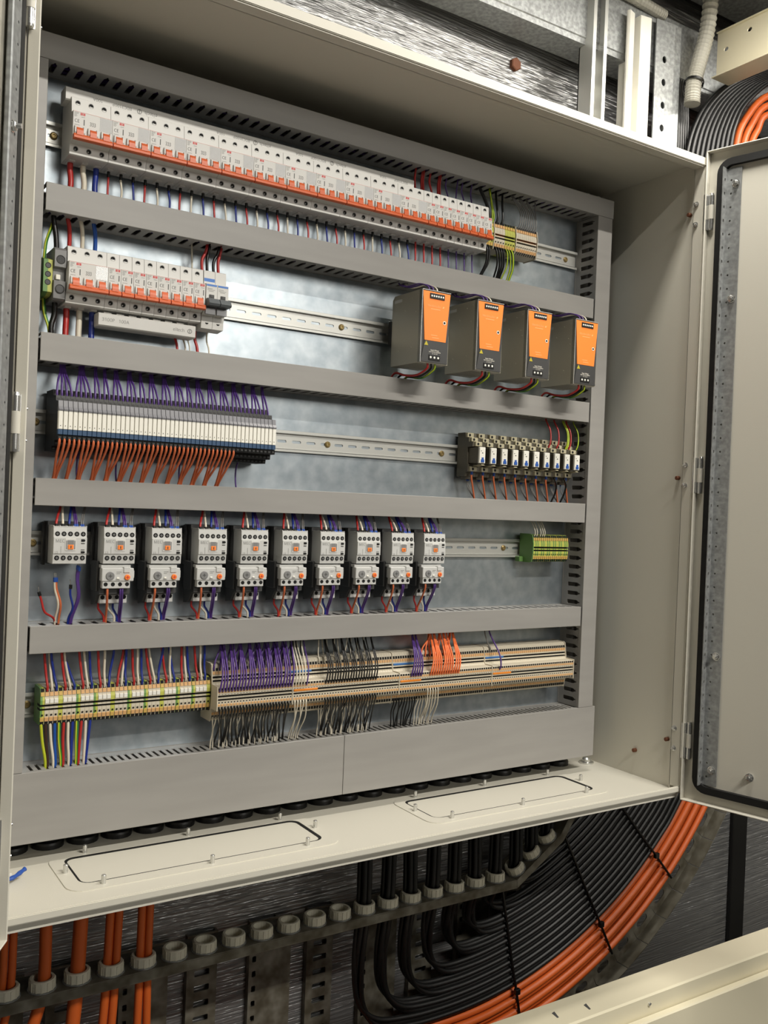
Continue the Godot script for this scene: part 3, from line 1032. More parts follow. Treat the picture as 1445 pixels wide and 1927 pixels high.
func power_supplies() -> void:
	var xs := [581.0, 696.5, 809.3, 926.0]
	var first: Node3D
	for i in 4:
		var at := Vector3(xs[i], 200.5, 0)
		var lab := "steel power supply with orange front, %s of four from the left" % nth(i)
		if i:
			dup(first, at, lab)
		else:
			first = thing("power_supply", at, lab, "power supply", "orange-fronted power supplies")
			var o := first
			var m := MB.new().pz([[0, 0], [57.5, 0], [57.5, 119.5], [0, 119.5]], 122, 124)
			m.px([[0, 38], [0, 124], [119.5, 124], [119.5, 44], [113, 38]], 0, 1.2).px([[0, 38], [0, 124], [119.5, 124], [119.5, 44], [113, 38]], 56.3, 57.5)
			m.box(0, 57.5, 0, 113, 38, 39.5)
			m.px([[113, 38], [119.5, 44], [118.6, 45], [112.6, 39]], 0, 57.5)
			part(o, "case", m, "steel_case")
			for yy in [0.0, 118.3]:   # vented top and bottom
				var holes := []
				for k in 10:
					holes.append(rrect(4 + 5.2 * k, 7 + 5.2 * k, 6, 66, 1.2, 2))
				var vt := MB.new().perf(Vector3(1, yy, 44), Vector3(1, 0, 0), Vector3(0, 0, 1), Vector3(0, 1.2, 0), 55.5, 79, holes)
				part(o, "vent", vt, "steel_case")
			part(o, "clip_foot", MB.new().box(12, 46, 42, 84, 8, 38, 1), "darkgrey")
			part(o, "front_edge", MB.new().box(0, 57.5, 118.6, 120, 118, 126.5).box(0, 1.4, 0, 119, 118, 125.6), "zinc_bright")
			part(o, "dark_margin", MB.new().pz([[1.5, 1.5], [56, 1.5], [57.2, 118], [1.5, 118]], 124, 124.8), "darkgrey")  # dark grey face, showing as margins round the front panels
			part(o, "orange_panel", MB.new().pz([[7.5, 37], [50.5, 37], [57, 117.5], [1.6, 117.5]], 124.6, 126), "psu_orange")
			part(o, "input_panel", MB.new().pz([[1.6, 1.2], [55.5, 1.2], [50.3, 36.6], [7.5, 36.6]], 124.6, 126), "darkgrey")
			var t := part(o, "output_terminal", MB.new().box(15, 45, 106, 115, 125, 127, .4), "black")
			m = MB.new()
			for k in 6:
				m.lathe(Vector3(18.5 + 4.6 * k, 110.5, 127), Vector3(0, 0, 1), [[1.6, .2], [0, .2]], 8)
			part(t, "screw_tip", m, "white_clean")
			t = part(o, "input_terminal", MB.new().box(17, 40, 5, 14, 125, 127, .4), "black")
			m = MB.new()
			for k in 3:
				m.lathe(Vector3(20.5 + 7.6 * k, 9.5, 127), Vector3(0, 0, 1), [[1.9, .2], [0, .2]], 8)
			part(t, "screw_tip", m, "white_clean")
			part(o, "warning_triangle", MB.new().pz([[7.2, 28.6], [15.2, 28.6], [11.2, 35.8]], 126, 126.3), "warn_yellow")
			m = MB.new().lathe(Vector3(46.5, 69, 126), Vector3(0, 0, 1), [[3.1, 0], [3.1, .4], [2.1, .4]], 14)
			var ad := part(o, "adjuster", m, "white_clean")
			part(ad, "adjuster_hole", MB.new().lathe(Vector3(46.5, 69, 126), Vector3(0, 0, 1), [[2.1, .3], [0, .3]], 12), "hole")
			m = MB.new().text("Weidmüller", 5.6, Vector3(25, 94, 126.1), Basis(), .15)
			m.pz([[41, 92.5], [44, 92.5], [45.5, 95.5], [42.5, 95.5]], 126, 126.2)
			for r in [[89, 18, 37], [46, 20, 33], [33 + 9, 22, 36]]:
				m.box(r[1], r[2], r[0] - .6, r[0] + .6, 126, 126.2)
			part(o, "logo", m, "pale_orange_ink")
			m = MB.new().text("Input 3Phase", 2.9, Vector3(29, 21.5, 126.1), Basis(), .15).text("320-575V AC 50/60Hz", 2.5, Vector3(29, 18.6, 126.1), Basis(), .15).text("L1  L2  L3", 2.6, Vector3(29, 15.8, 126.1), Basis(), .15)
			part(o, "input_print", m, "white_ink")
			m = MB.new()   # side rivets and dimples
			for q in [[108, 96], [112, 112], [84, 108], [74, 112], [26, 98], [24, 60], [90, 76]]:
				m.lathe(Vector3(0, q[0], q[1]), Vector3(-1, 0, 0), [[1.5, 0], [1.4, .5], [0, .6]], 8)
			part(o, "rivet", m, "steel_case")
			part(o, "side_label", MB.new().box(-.2, 0, 107, 112, 44, 66), "lightgrey")
	for i in 4:
		var x: float = xs[i]
		var n := nth(i)
		for k in 3:
			var wx := x + 22 + 8.0 * k
			wire([Vector3(wx, 318, 116), Vector3(wx, 330, 109), Vector3(wx - 3, 338, 86), Vector3(wx - 8, 337, 58), Vector3(wx - 12, 344, 40), Vector3(wx - 12, 358, 38)], 1.2, "white_wire" if k == 2 else "purple_wire", "%s wire looping up from the %s power supply" % [["left purple", "right purple", "white"][k], n], "wires above the power supplies")
		for k in 3:
			var wx := x + 21 + 7.5 * k
			var ex := x + 8 + 13.0 * k
			wire([Vector3(wx, 201, 118), Vector3(wx, 192, 116), Vector3(wx - 6, 183 - k, 98), Vector3(ex + 4, 185 - k, 66), Vector3(ex - 3, 190 - 2.0 * k, 46), Vector3(ex - 5, 178, 34), Vector3(ex - 5, 166, 34)], 1.9, ["red_wire", "black_wire", "green_wire"][k], "%s wire hanging under the %s power supply" % [["red", "black", "green"][k], n], "wires under the power supplies")

func slim_relays() -> void:
	var y := 61.8
	var pitch := 6.53
	var x0 := 22.0
	var first: Node3D
	for i in 50:
		var lab := "slim white relay in black base, %s from the left in its row" % nth(i)
		var at := Vector3(x0 + pitch * i, y, 0)
		if i:
			dup(first, at, lab)
			continue
		first = thing("slim_relay", at, lab, "relay", "slim relays in black bases")
		var o := first
		var m := MB.new().px([[-41, 8], [-41, 46], [-35, 47], [-35, 62], [-27.5, 63], [-27.5, 78], [-21, 79], [-20, 74], [25, 74], [27, 64], [34, 63], [35, 47], [43.5, 46], [43.5, 8]], .15, pitch - .15)
		part(o, "base", m, "black")
		part(o, "relay_body", MB.new().box(.5, pitch - .5, -13, 12, 73, 81, .4), "white_clean")
		part(o, "lower_band", MB.new().box(.3, pitch - .3, -20.2, -13.2, 73, 80.6, .3), "relay_blue")
		part(o, "retaining_clip", MB.new().px([[12, 73], [12, 81.5], [14, 82], [18, 79], [26, 77.5], [26.5, 73]], .4, pitch - .4), "clear_clip")
		m = MB.new()
		for q in [[29.5, 63.7], [39.5, 46.6], [-24, 78.3], [-31.5, 62.3], [-38, 46.6]]:
			m.box(1.6, pitch - 1.6, q[0] - 1.2, q[0] + 1.2, q[1], q[1] + .5)
		part(o, "contact", m, "darkgrey")
		part(o, "indicator", MB.new().box(2.6, 3.6, -9, -7.8, 81, 81.2), "ink")
	var i := 0
	for n in [4, 4, 2, 2, 3, 3, 2, 3, 3, 3, 2, 3, 3, 3, 3, 2, 3, 2]:
		var cx: float = x0 + pitch * (i + (n - 1) * .5 + .5) + 1.0
		for k in n:
			var x := x0 + pitch * (i + .5)
			var tx: float = cx + (k - (n - 1) * .5) * 2.0
			wire([Vector3(x, 95.5, 55), Vector3(x, 103, 54), Vector3(lerpf(x, tx, .35), 117 + rng.randf_range(-2, 2), 47), Vector3(tx, 135, 36), Vector3(tx, 158, 34)], 1.55, "purple_wire", "purple wire rising from the %s slim relay counted from the left" % nth(i), "purple wires above the slim relays")
			i += 1
	i = 0
	for n in [3, 2, 3, 3, 3, 3, 2, 3, 3, 3, 3, 3, 3, 3]:
		var cx: float = x0 + pitch * (i + (n - 1) * .5 + .5) - 1.5
		for k in n:
			var x := x0 + pitch * (i + .5)
			var tx: float = cx + (k - (n - 1) * .5) * 2.2
			wire([Vector3(x, 36.5, 77), Vector3(x, 28, 76), Vector3(lerpf(x, tx, .25), 12 + rng.randf_range(-2, 2), 62), Vector3(tx, -8 + rng.randf_range(-3, 0), 42), Vector3(tx, -21, 34), Vector3(tx, -36, 33)], 1.75, "orange_wire", "orange wire dropping from the %s slim relay counted from the left" % nth(i), "orange wires below the slim relays")
			i += 1
	for k in 4:
		var x: float = [62.0, 118.0, 214.0, 306.0][k]
		wire([Vector3(x + 6, 30, 30), Vector3(x + 1, 12, 28), Vector3(x, -10, 30), Vector3(x + 3, -32, 32)], 1.3, "purple_wire", "single dark purple wire behind the orange ones, %s from the left" % nth(k), "stray purple wires behind the slim relays")

func plug_relays() -> void:
	var y := 61.8
	var pitch := 26.0
	var x0 := 755.0
	var first: Node3D
	for i in 10:
		var lab := "plug-in relay on a beige socket, %s of ten from the left" % nth(i)
		var at := Vector3(x0 + pitch * i, y, 0)
		if i:
			dup(first, at, lab)
			continue
		first = thing("plug_relay", at, lab, "relay", "plug-in relays at the right of the relay row")
		var o := first
		var m := MB.new().px([[-40, 8], [-40, 32], [-33, 34], [-31, 40], [-18, 41], [-17, 38], [13, 38], [14, 52], [22, 53], [23, 41], [30, 41], [31, 31], [40, 30], [40, 8]], .3, pitch - .3)
		part(o, "socket", m, "socket_brown")
		for q in [[31, 39.6, 28, 36, 0.0], [23.2, 30.6, 38, 46, 2.0], [14.4, 22.6, 50, 57.5, 3.0], [-31, -22, 38, 46, 2.0]]:
			var m2 := MB.new().box(1 + q[4], 15.5 + q[4], q[0], q[1], q[2], q[3], .7)
			var cl := part(o, "clamp", m2, "socket_beige")
			part(cl, "clamp_screw", MB.new().lathe(Vector3(6 + q[4], (q[0] + q[1]) * .5, q[3]), Vector3(0, 0, 1), [[2.5, .25], [0, .25]], 10), "hole")
		part(o, "lower_foot", MB.new().box(4, 22, -45, -38, 14, 30, .8), "socket_brown")
		part(o, "relay_housing", MB.new().box(3, 15.5, -16, 12, 38, 68, .6), "socket_brown")
		var fr := part(o, "relay_front", MB.new().box(2.6, 15.9, -16.5, 12.4, 66, 71, .7), "white_clean")
		part(fr, "test_tab", MB.new().box(5.5, 13, -15, -9.5, 71, 72, .3).box(7.2, 11.3, -9.5, -6, 71, 72), "tab_blue")
		part(fr, "print", MB.new().box(7.6, 10.4, 1.2, 2.6, 71, 71.2).lathe(Vector3(6, 5.6, 71), Vector3(0, 0, 1), [[.9, .2], [0, .2]], 8), "hole")
		part(o, "release_lever", MB.new().px([[-20, 40], [-18, 60], [-19.5, 62], [-22, 42]], 12, 22), "socket_beige")
		part(o, "window", MB.new().box(16.5, 24.5, -14, 11, 37, 54, .6), "hole")
	for i in 10:
		var x := x0 + pitch * i
		var n := nth(i)
		wire([Vector3(x + 9, 30, 42), Vector3(x + 9, 20, 41), Vector3(x + 15, 4, 38), Vector3(x + 25, -20, 32), Vector3(x + 26, -38, 32)], 1.7, "orange_wire", "orange wire under the %s plug-in relay" % n, "wires under the plug-in relays", "boot_blue", 5)
		for k in 2:
			if i == 9 and k == 1:
				continue
			wire([Vector3(x + 14 + 3.0 * k, 19, 22), Vector3(x + 14.5 + 3.0 * k, 8, 22), Vector3(x + 19 + 2.5 * k, -8, 28), Vector3(x + 27 + 3.0 * k, -22, 32), Vector3(x + 28 + 3.0 * k, -38, 32)], 1.0, "grey_wire", "%s thin grey wire under the %s plug-in relay" % ["left", n] if k == 0 else "right thin grey wire under the %s plug-in relay" % n, "wires under the plug-in relays", "boot_blue", 5)
	for k in 2:
		wire([Vector3(968 + 26.0 * k, 30, 40), Vector3(971 + 26.0 * k, 18, 44), Vector3(973 + 24.0 * k, 0, 40), Vector3(968 + 24.0 * k, -22, 33), Vector3(968 + 24.0 * k, -38, 33)], 1.9, "black_wire", ["black wire under the second-last plug-in relay", "black wire under the last plug-in relay"][k], "wires under the plug-in relays")
	var ups := [[945.0, "red_wire", "short dark red wire left of the upper red ones over plug-in relays"], [966.0, "red_wire", "bright red wire landing on the eighth plug-in relay"], [989.0, "green_wire", "green wire beside the yellow one over the ninth plug-in relay"], [992.0, "yellow_wire", "yellow wire over the ninth plug-in relay"], [998.0, "red_wire", "red wire behind the yellow one over the ninth plug-in relay"], [1018.0, "green_wire", "dark green wire over the last plug-in relay"]]
	for q in ups:
		var x: float = q[0]
		wire([Vector3(x, 86, 46), Vector3(x + 4, 98, 47), Vector3(x + 7, 120, 42), Vector3(x + 2, 140, 34), Vector3(x, 158, 33)], 1.6, q[1], q[2], "wires above the plug-in relays")

func contactors() -> void:
	var y := -110.0
	var xs := [25.5, 94.6, 164.0, 235.5, 304.8, 374.8, 443.6, 512.8, 581.4, 648.6]
	var first: Node3D
	var firsto: Node3D
	for i in 10:
		var lab := "light grey contactor, %s from the left, over its overload relay" % nth(i)
		if i == 0:
			lab = "light grey contactor at the left end with no overload relay"
		var at := Vector3(xs[i], y, 0)
		if i:
			dup(first, at, lab)
		else:
			first = thing("contactor", at, lab, "contactor", "contactors in the fourth row")
			var o := first
			var m := MB.new().px([[-27, 8], [-27, 34], [32, 34], [32, 8]], -1, 44)
			m.box(-4, 0, -30, 31, 9, 20, .8)
			part(o, "base", m, "darkgrey")
			m = MB.new().px([[-25.5, 33], [-25.5, 62], [-25, 63], [-11.5, 64], [-11, 65.5], [11, 65.5], [11.5, 64], [24.4, 63], [25, 62], [25, 33]], 0, 45)
			m.box(0, 45, 25, 26.5, 50, 62.5)
			for k in 6:
				m.box(8.9 * k, 8.9 * k + .8, 25, 27.5, 36, 62)
			part(o, "body", m, "lightgrey")
			m = MB.new()
			for k in 5:
				for sy in [16.0, -17.2]:
					m.lathe(Vector3(5.2 + 8.7 * k, sy, 63.7), Vector3(0, 0, 1), [[3.4, .1], [3.2, .4], [0, .2]], 14)
			var sw := part(o, "terminal_screw", m, "hole")
			m = MB.new()
			for k in 5:
				for sy in [16.0, -17.2]:
					m.box(3.4 + 8.7 * k, 7 + 8.7 * k, sy - .5, sy + .5, 64, 64.3).box(4.7 + 8.7 * k, 5.7 + 8.7 * k, sy - 1.8, sy + 1.8, 64, 64.3)
			part(sw, "screw_slot", m, "midgrey")
			part(o, "window_frame", MB.new().box(15.5, 30, -7, 10, 65.4, 66.2, .3), "white")
			part(o, "window_recess", MB.new().box(16.6, 18, -5, 7, 66, 66.4).box(27.5, 29, -5, 7, 66, 66.4).box(18.6, 27, 1.5, 7.5, 66, 66.5), "midgrey")
			var ind := part(o, "position_indicator", MB.new().box(19, 26.6, -5, 1.2, 66, 67.8, .4), "psu_orange")
			part(ind, "slot", MB.new().box(22.2, 23.6, -3.6, 0, 67.7, 67.95), "ink")
			m = MB.new().box(37, 41.5, 5.5, 9, 65.4, 65.8).box(37, 42, 2.5, 3.6, 65.4, 65.8).box(37, 42, -6.2, -5.4, 65.4, 65.8).box(37, 41.5, -10.6, -7.6, 65.4, 65.8)
			m.pz([[41.5, 5.5], [43, 7.2], [41.5, 9]], 65.4, 65.8).pz([[41.5, -10.6], [43, -9], [41.5, -7.6]], 65.4, 65.8)
			part(o, "slot", m, "hole")
			m = MB.new().text("MEC", 6.2, Vector3(8.5, 6.5, 65.6), Basis(), .15).text("LS", 4.4, Vector3(4, -9.3, 65.6), Basis(), .15).box(9.6, 10.2, -10.5, -1, 65.5, 65.7)
			part(o, "print", m, "pale_ink")
		if i == 0:
			continue
		lab = "overload relay with orange dial under the %s contactor" % nth(i)
		at = Vector3(xs[i], y - 26, 0)
		if i > 1:
			dup(firsto, at, lab)
			continue
		firsto = thing("overload_relay", at, lab, "overload relay", "overload relays hanging under the contactors")
		var p := firsto
		var n := MB.new().px([[-4, 14], [-62, 14], [-58, 34], [-45, 44], [-43, 55], [-6, 55], [-2, 40]], -1.5, 42)
		n.box(-4, 0, -40, 3, 16, 48, 1)
		part(p, "base", n, "darkgrey")
		n = MB.new().box(-1.5, 44, -24.2, -5.6, 52, 65.5, .8).box(0, 39.5, -34.5, -24, 50, 64, .6).box(-1.5, 41, -6, -1, 48, 60, .6)
		n.box(29, 38, -12, -4, 60, 67, .5).box(38.5, 45.5, -20, -9, 58, 63, .5)
		part(p, "front", n, "lightgrey")
		part(p, "terminal_block", MB.new().box(2.6, 42, -58, -44.5, 34, 43.5, .6), "lightgrey")
		n = MB.new()
		for k in 4:
			n.lathe(Vector3(4.6 + 10.2 * k, -28.6, 63.9), Vector3(0, 0, 1), [[3, .1], [2.8, .3], [0, .2]], 12)
			n.lathe(Vector3(6.8 + 10.4 * k, -49, 43.4), Vector3(0, 0, 1), [[3.1, .1], [2.9, .3], [0, .2]], 12)
		part(p, "terminal_screw", n, "hole")
		var dial := part(p, "current_dial", MB.new().lathe(Vector3(10, -16.5, 65.4), Vector3(0, 0, 1), [[6.2, 0], [6.2, 1], [5.4, 1.6], [0, 1.6]], 20), "midgrey")
		part(dial, "cross_slot", MB.new().box(7.4, 12.6, -17, -16, 66.9, 67.2).box(9.5, 10.5, -19.1, -13.9, 66.9, 67.2), "ink")
		var rs := part(p, "reset_dial", MB.new().lathe(Vector3(34.5, -18.5, 65.4), Vector3(0, 0, 1), [[4, 0], [4, 2], [3.4, 2.8], [0, 2.8]], 16), "psu_orange")
		part(rs, "cross_slot", MB.new().box(32.2, 36.8, -19, -18, 68.1, 68.4).box(34, 35, -20.8, -16.2, 68.1, 68.4), "red_print")
		part(p, "print", MB.new().box(19, 26, -11.4, -10.6, 65.5, 65.7).box(19, 24, -13.6, -12.9, 65.5, 65.7).box(18, 24, -22.8, -21.6, 65.5, 65.7), "pale_ink")
		part(p, "test_button", MB.new().box(19.5, 23, -21, -18.6, 65.4, 66.6, .3), "white_clean")
	# conductors
	for i in 10:
		var x: float = xs[i]
		var c := "over the %s contactor" % nth(i)
		var sh := rng.randf_range(-3, 4)
		var tops := [[5.2, 8.5 + sh, 1.75, "red_wire", "red wire", "black"], [13.8, 11 + sh, 1.75, "white_wire", "white wire", "black"], [22.6, 23 + sh, 1.75, "blue_wire", "blue wire", "black"], [30.2, 25.5 + sh, 1.35, "purple_wire", "left purple wire", "boot_blue"], [33.0, 27.5 + sh, 1.35, "purple_wire", "right purple wire", "boot_blue"], [39.0, 41 + sh, .95, "grey_wire", "left thin grey wire", "boot_blue"], [41.6, 43 + sh, .95, "grey_wire", "right thin grey wire", "boot_blue"]]
		for q in tops:
			var wx: float = x + q[0]
			var tx: float = x + q[1] + 4
			wire([Vector3(wx, -84, 56), Vector3(wx, -78, 55), Vector3(lerpf(wx, tx, .4), -68, 47), Vector3(tx, -57, 36), Vector3(tx, -40, 34)], q[2], q[3], q[4] + " " + c, "wires over the contactors", q[5], 3.5)
		if i == 0:
			continue
		c = "under the %s overload relay" % nth(i)
		var j := rng.randf_range(-2.5, 2.5)
		var lows := [[4.0, -194.0, 34.0, 12 + j, 1.6, "red_wire", "red wire"], [8.5, -171.0, 60.0, 15 + j, 1.7, "orange_wire", "orange wire"], [18.0, -194.0, 34.0, 27 + j, 1.5, "white_wire", "white wire"], [25.0, -194.0, 34.0, 31 + j, 1.6, "blue_wire", "blue wire"], [27.0, -171.0, 60.0, 33 + j, 1.5, "purple_wire", "left purple wire"], [30.0, -171.0, 60.0, 36 + j, 1.5, "purple_wire", "right purple wire"]]
		for q in lows:
			var wx: float = x + q[0]
			var tx: float = x + q[3]
			var y0: float = q[1]
			var mid := (y0 - 214) * .5
			wire([Vector3(wx, y0, q[2]), Vector3(wx, y0 - 8, q[2]), Vector3(lerpf(wx, tx, .5), mid - 4, lerpf(q[2], 32, .45)), Vector3(tx, -216, 32), Vector3(tx, -238, 31)], q[4], q[5], q[6] + " " + c, "wires under the overload relays")
	# spare tails left of the second overload relay
	var tails := [[38.0, 13.0, -176.0, 46.0, "red_wire", "loose red wire tail with bare tip at the left of the overloads", "black"], [39.0, 34.0, -157.0, 44.0, "white_wire", "loose white wire tail left of the overloads", "boot_blue"], [44.0, 36.0, -157.0, 44.0, "orange_wire", "loose orange wire tail bent over beside the white one", "boot_blue"], [57.0, 56.0, -167.0, 44.0, "blue_wire", "loose blue wire tail left of the overloads", "black"], [60.0, 65.0, -140.0, 44.0, "purple_wire", "left loose purple wire tail with a blue tip", "boot_blue"], [62.0, 67.0, -142.0, 44.0, "purple_wire", "right loose purple wire tail with a blue tip", "boot_blue"]]
	for q in tails:
		var a := Vector3(q[1], q[2], q[3])
		var b := Vector3(q[0], -238, 31)
		var o := wire([a, a.lerp(b, .16) + Vector3(0, -2, 1), a.lerp(b, .45) + Vector3(4 if q[1] > 33 else -2, 0, 4), Vector3(q[0], -216, 33), b], 1.6, q[4], q[5], "loose wire tails left of the overload relays", q[6], 5)
		part(o, "bare_tip", MB.new().tube([a, a + Vector3(-1.5, 8, 2)], .7, 6), "zinc_bright", b)

# one rail terminal: outline with two grooves, pushers, wire entries; style 0 grey, 1 earth, 2 two-level beige
func terminal(called: String, at: Vector3, pitch: float, style: int, label: String, group: String, yellow := false, marker := false) -> Node3D:
	var o := thing(called, at, label, "terminal", group)
	var w := pitch - .25
	var out := [[-26, 8], [-26, 36], [-24.5, 42], [-9.5, 45], [-5.5, 45], [-5.5, 28], [-2.3, 28], [-2.3, 45], [-.2, 45], [-.2, 28], [3.4, 28], [3.4, 45.5], [9, 45.5], [24, 42], [26, 36], [26, 8]]
	if style < 2:
		if style == 1:
			part(o, "body", MB.new().px(out, 0, w * .5), "pe_green" if not yellow else "pe_yellow")
			part(o, "striped_half", MB.new().px(out, w * .5, w), "pe_yellow")
		else:
			part(o, "body", MB.new().px(out, 0, w), "term_beige")
		var m := MB.new()
		m.px([[-19.5, 42], [-20.5, 44.2], [-15, 45.2], [-14.2, 43]], .5, w - .5).px([[14.2, 43], [15, 45.2], [20.5, 44.2], [19.5, 42]], .5, w - .5)
		part(o, "pusher", m, "pusher" if style == 0 else "pe_pusher")
		m = MB.new()
		m.px([[-25, 41], [-25.2, 42.4], [-20.8, 44], [-20.6, 42]], .7, w - .7).px([[20.6, 42], [20.8, 44], [25.2, 42.4], [25, 41]], .7, w - .7)
		m.lathe(Vector3(w * .5, -11.5, 44.2), Vector3(0, -.2, 1), [[w * .26, .7], [0, .7]], 8)
		part(o, "wire_entry", m, "hole")
		part(o, "slot_shade", MB.new().box(0, w, -5.5, -2.3, 28, 41.5).box(0, w, -.2, 3.4, 28, 41.5), "hole")  # black fill painted for the shade down in the grooves
		if marker:
			part(o, "marker", MB.new().box(.3, w - .3, 5, 11, 45, 46.6, .3), "marker_white")
		return o
	out = [[-42, 8], [-42, 44], [-40.5, 46], [-22, 48], [-21, 50], [-21, 69], [-20, 70], [-7.4, 70], [-7.4, 60], [-4.2, 60], [-4.2, 70], [-2.4, 70], [-2.4, 60], [1.0, 60], [1.0, 70], [12, 70], [13, 69], [13.5, 50], [15.5, 48], [17.4, 48], [17.4, 38], [20.6, 38], [20.6, 47.4], [22.6, 47], [22.6, 38], [26.2, 38], [26.2, 46.5], [42, 43.5], [44.5, 40], [44.5, 8]]
	part(o, "body", MB.new().px(out, 0, w), "term_beige")
	var m := MB.new()
	m.box(.45, w - .45, 4.6, 8.2, 69.6, 70.5, .2).box(.45, w - .45, -15.6, -12, 69.6, 70.5, .2)
	m.px([[29, 45], [29, 46.9], [33.5, 46], [33.5, 44]], .45, w - .45).px([[-33, 46], [-33, 47.5], [-29, 48], [-29, 46.5]], .45, w - .45)
	part(o, "pusher", m, "pusher")
	m = MB.new()
	m.box(.7, w - .7, 8.7, 12, 69.6, 70.25).box(.7, w - .7, -20, -16.2, 69.6, 70.25).box(1.4, w - 1.4, 2, 2.8, 69.6, 70.2)
	m.lathe(Vector3(w * .5, -9.8, 70), Vector3(0, 0, 1), [[w * .24, .2], [0, .2]], 8)
	m.px([[34.2, 44], [34.2, 45.6], [38.5, 44.7], [38.5, 43]], .7, w - .7).px([[-38.5, 45], [-38.5, 46.9], [-34, 47.4], [-34, 46]], .7, w - .7)
	part(o, "wire_entry", m, "hole")
	m = MB.new().box(0, w, -7.4, -4.2, 60, 66.5).box(0, w, -2.4, 1.0, 60, 66.5).box(0, w, 17.4, 20.6, 38, 44.5).box(0, w, 22.6, 26.2, 38, 44)
	part(o, "slot_shade", m, "hole")  # same black fill for the unlit grooves of both levels
	return o

func end_plate(at: Vector3, poly: Array, mt: String, label: String, group: String) -> void:
	var o := solo("end_plate", MB.new().px(poly, 0, 1.4), mt, Vector3(), label, "end plate", group)
	o.position = V(at.x, at.y, at.z)

const SMALL_END := [[-27.5, 8], [-27.5, 37], [-25.5, 43.5], [-9, 46.5], [9, 47], [25.5, 43.5], [27.5, 37], [27.5, 8]]
const TALL_END := [[-43, 8], [-43, 45], [-22.5, 49], [-22.5, 71], [14.5, 71], [15, 49], [43, 45], [45.5, 41], [45.5, 8]]

func jumper(x0: float, x1: float, y0: float, y1: float, z: float, mt: String, label: String) -> void:
	var at := Vector3((x0 + x1) * .5, y0, z)
	var m := MB.new().box(x0, x1, y0, y1, z - 4, z + 1.2, .4)
	solo("jumper", m, mt, at, label, "jumper", "cross-connection jumpers in the terminal rows")

func terminals() -> void:
	# left block, earth and three grey in turn
	var y := -336.0
	var src := {}
	for i in 41:
		var pe := i % 4 == 0
		var yel: bool = pe and (i / 4) in [1, 4, 7, 10]
		var key := "earth_yellow" if yel else ("earth" if pe else "grey")
		var at := Vector3(20.5 + 6.12 * i, y, 0)
		var lab := ("green-yellow earth terminal, %s position from the left end of lowest row" if pe else "grey terminal with white marker, %s position from the left of lowest row") % nth(i)
		var gr := "terminals of the green and grey left block"
		if src.has(key):
			dup(src[key], at, lab)
		else:
			src[key] = terminal("rail_terminal", at, 6.12, 1 if pe else 0, lab, gr, yel, not pe)
	end_plate(Vector3(271.6, y, 0), SMALL_END, "pe_green", "green end plate between left terminal block and beige terminals", "")
	# upper row, right end
	y = 466.0
	src = {}
	for i in 21:
		var x: float
		var pe := false
		var p := 6.12
		if i < 3:
			x = 772 + 5.9 * i
			pe = true
		elif i < 11:
			x = 792.5 + 6.12 * (i - 3)
			pe = i >= 7
		else:
			x = 844.5 + 5.0 * (i - 11)
			p = 5.0
		var key := "%s%s" % [pe, p]
		var lab := ("earth terminal, %s of the small terminal group after the top breakers" if pe else "beige terminal, %s of the small terminal group after the top breakers") % nth(i)
		if src.has(key):
			dup(src[key], Vector3(x, y, 0), lab)
		else:
			src[key] = terminal("rail_terminal", Vector3(x, y, 0), p, 1 if pe else 0, lab, "terminals at the right of the top row", pe and i % 2 == 0)
	for q in [[790.4, "first pale end plate in the small terminal group of the top row"], [842.5, "second pale end plate in the small terminal group of the top row"], [895.0, "pale end plate closing the top-row terminal group"]]:
		end_plate(Vector3(q[0], y, 0), SMALL_END, "term_beige", q[1], "end plates of the top terminal group")
	jumper(793, 816.5, y - 2.2, y + .6, 43, "jumper_orange", "short orange jumper across the four grey terminals of the top group")
	jumper(845, 894, y - 2.2, y + .6, 43, "jumper_orange", "long orange jumper across the ten narrow terminals of the top group")
	# earth block of the contactor row
	y = -108.0
	src = {}
	for i in 18:
		var key := i % 3 == 0
		var at := Vector3(918 + 5.04 * i, y, 0)
		var lab := "green-yellow earth terminal, %s in the block right of the contactors" % nth(i)
		if src.has(key):
			dup(src[key], at, lab)
		else:
			src[key] = terminal("rail_terminal", at, 5.04, 1, lab, "earth terminals right of the contactors", key)
	var gs := thing("end_bracket", Vector3(902, y, 0), "green side face plate closing the earth block by the contactor rail", "end plate")
	part(gs, "plate", MB.new().px(SMALL_END, 13.6, 15.4), "pe_green")
	part(gs, "foot", MB.new().box(4, 13.6, -27, -17, 6, 20, 1), "pe_green")
	# two-level beige terminals
	y = -336.0
	src = {}
	var x := 271.6 + 1.5
	var secs := [25, 40, 40, 40]
	var k := 0
	end_plate(Vector3(x - 1.5, y, 0), TALL_END, "term_beige", "tall beige end plate at the left of the two-level terminals", "tall end plates among the two-level terminals")
	var secx := []
	for s in 4:
		secx.append(x)
		for i in secs[s]:
			var lab := "beige two-level terminal, %s in the %s section of the long block" % [nth(i), nth(s)]
			if src.has(0):
				dup(src[0], Vector3(x, y, 0), lab)
			else:
				src[0] = terminal("two_level_terminal", Vector3(x, y, 0), 5.05, 2, lab, "beige two-level terminals")
			x += 5.05
			k += 1
		end_plate(Vector3(x, y, 0), TALL_END, "term_beige", "tall beige end plate closing the %s section of two-level terminals" % nth(s), "tall end plates among the two-level terminals")
		x += 1.7
	for s in 3:
		jumper(secx[s + 1] + 1, secx[s + 1] + 44, y - 2.2, y + 1.3, 69.8, "jumper_orange", "orange jumper at the start of the %s two-level section" % nth(s + 1))
		jumper(secx[s + 1] + 1, secx[s + 1] + 44, y + 23.0, y + 26.4, 46.4, "jumper_blue", "blue jumper behind the start of the %s two-level section" % nth(s + 1))
	terminal_wires(secx)

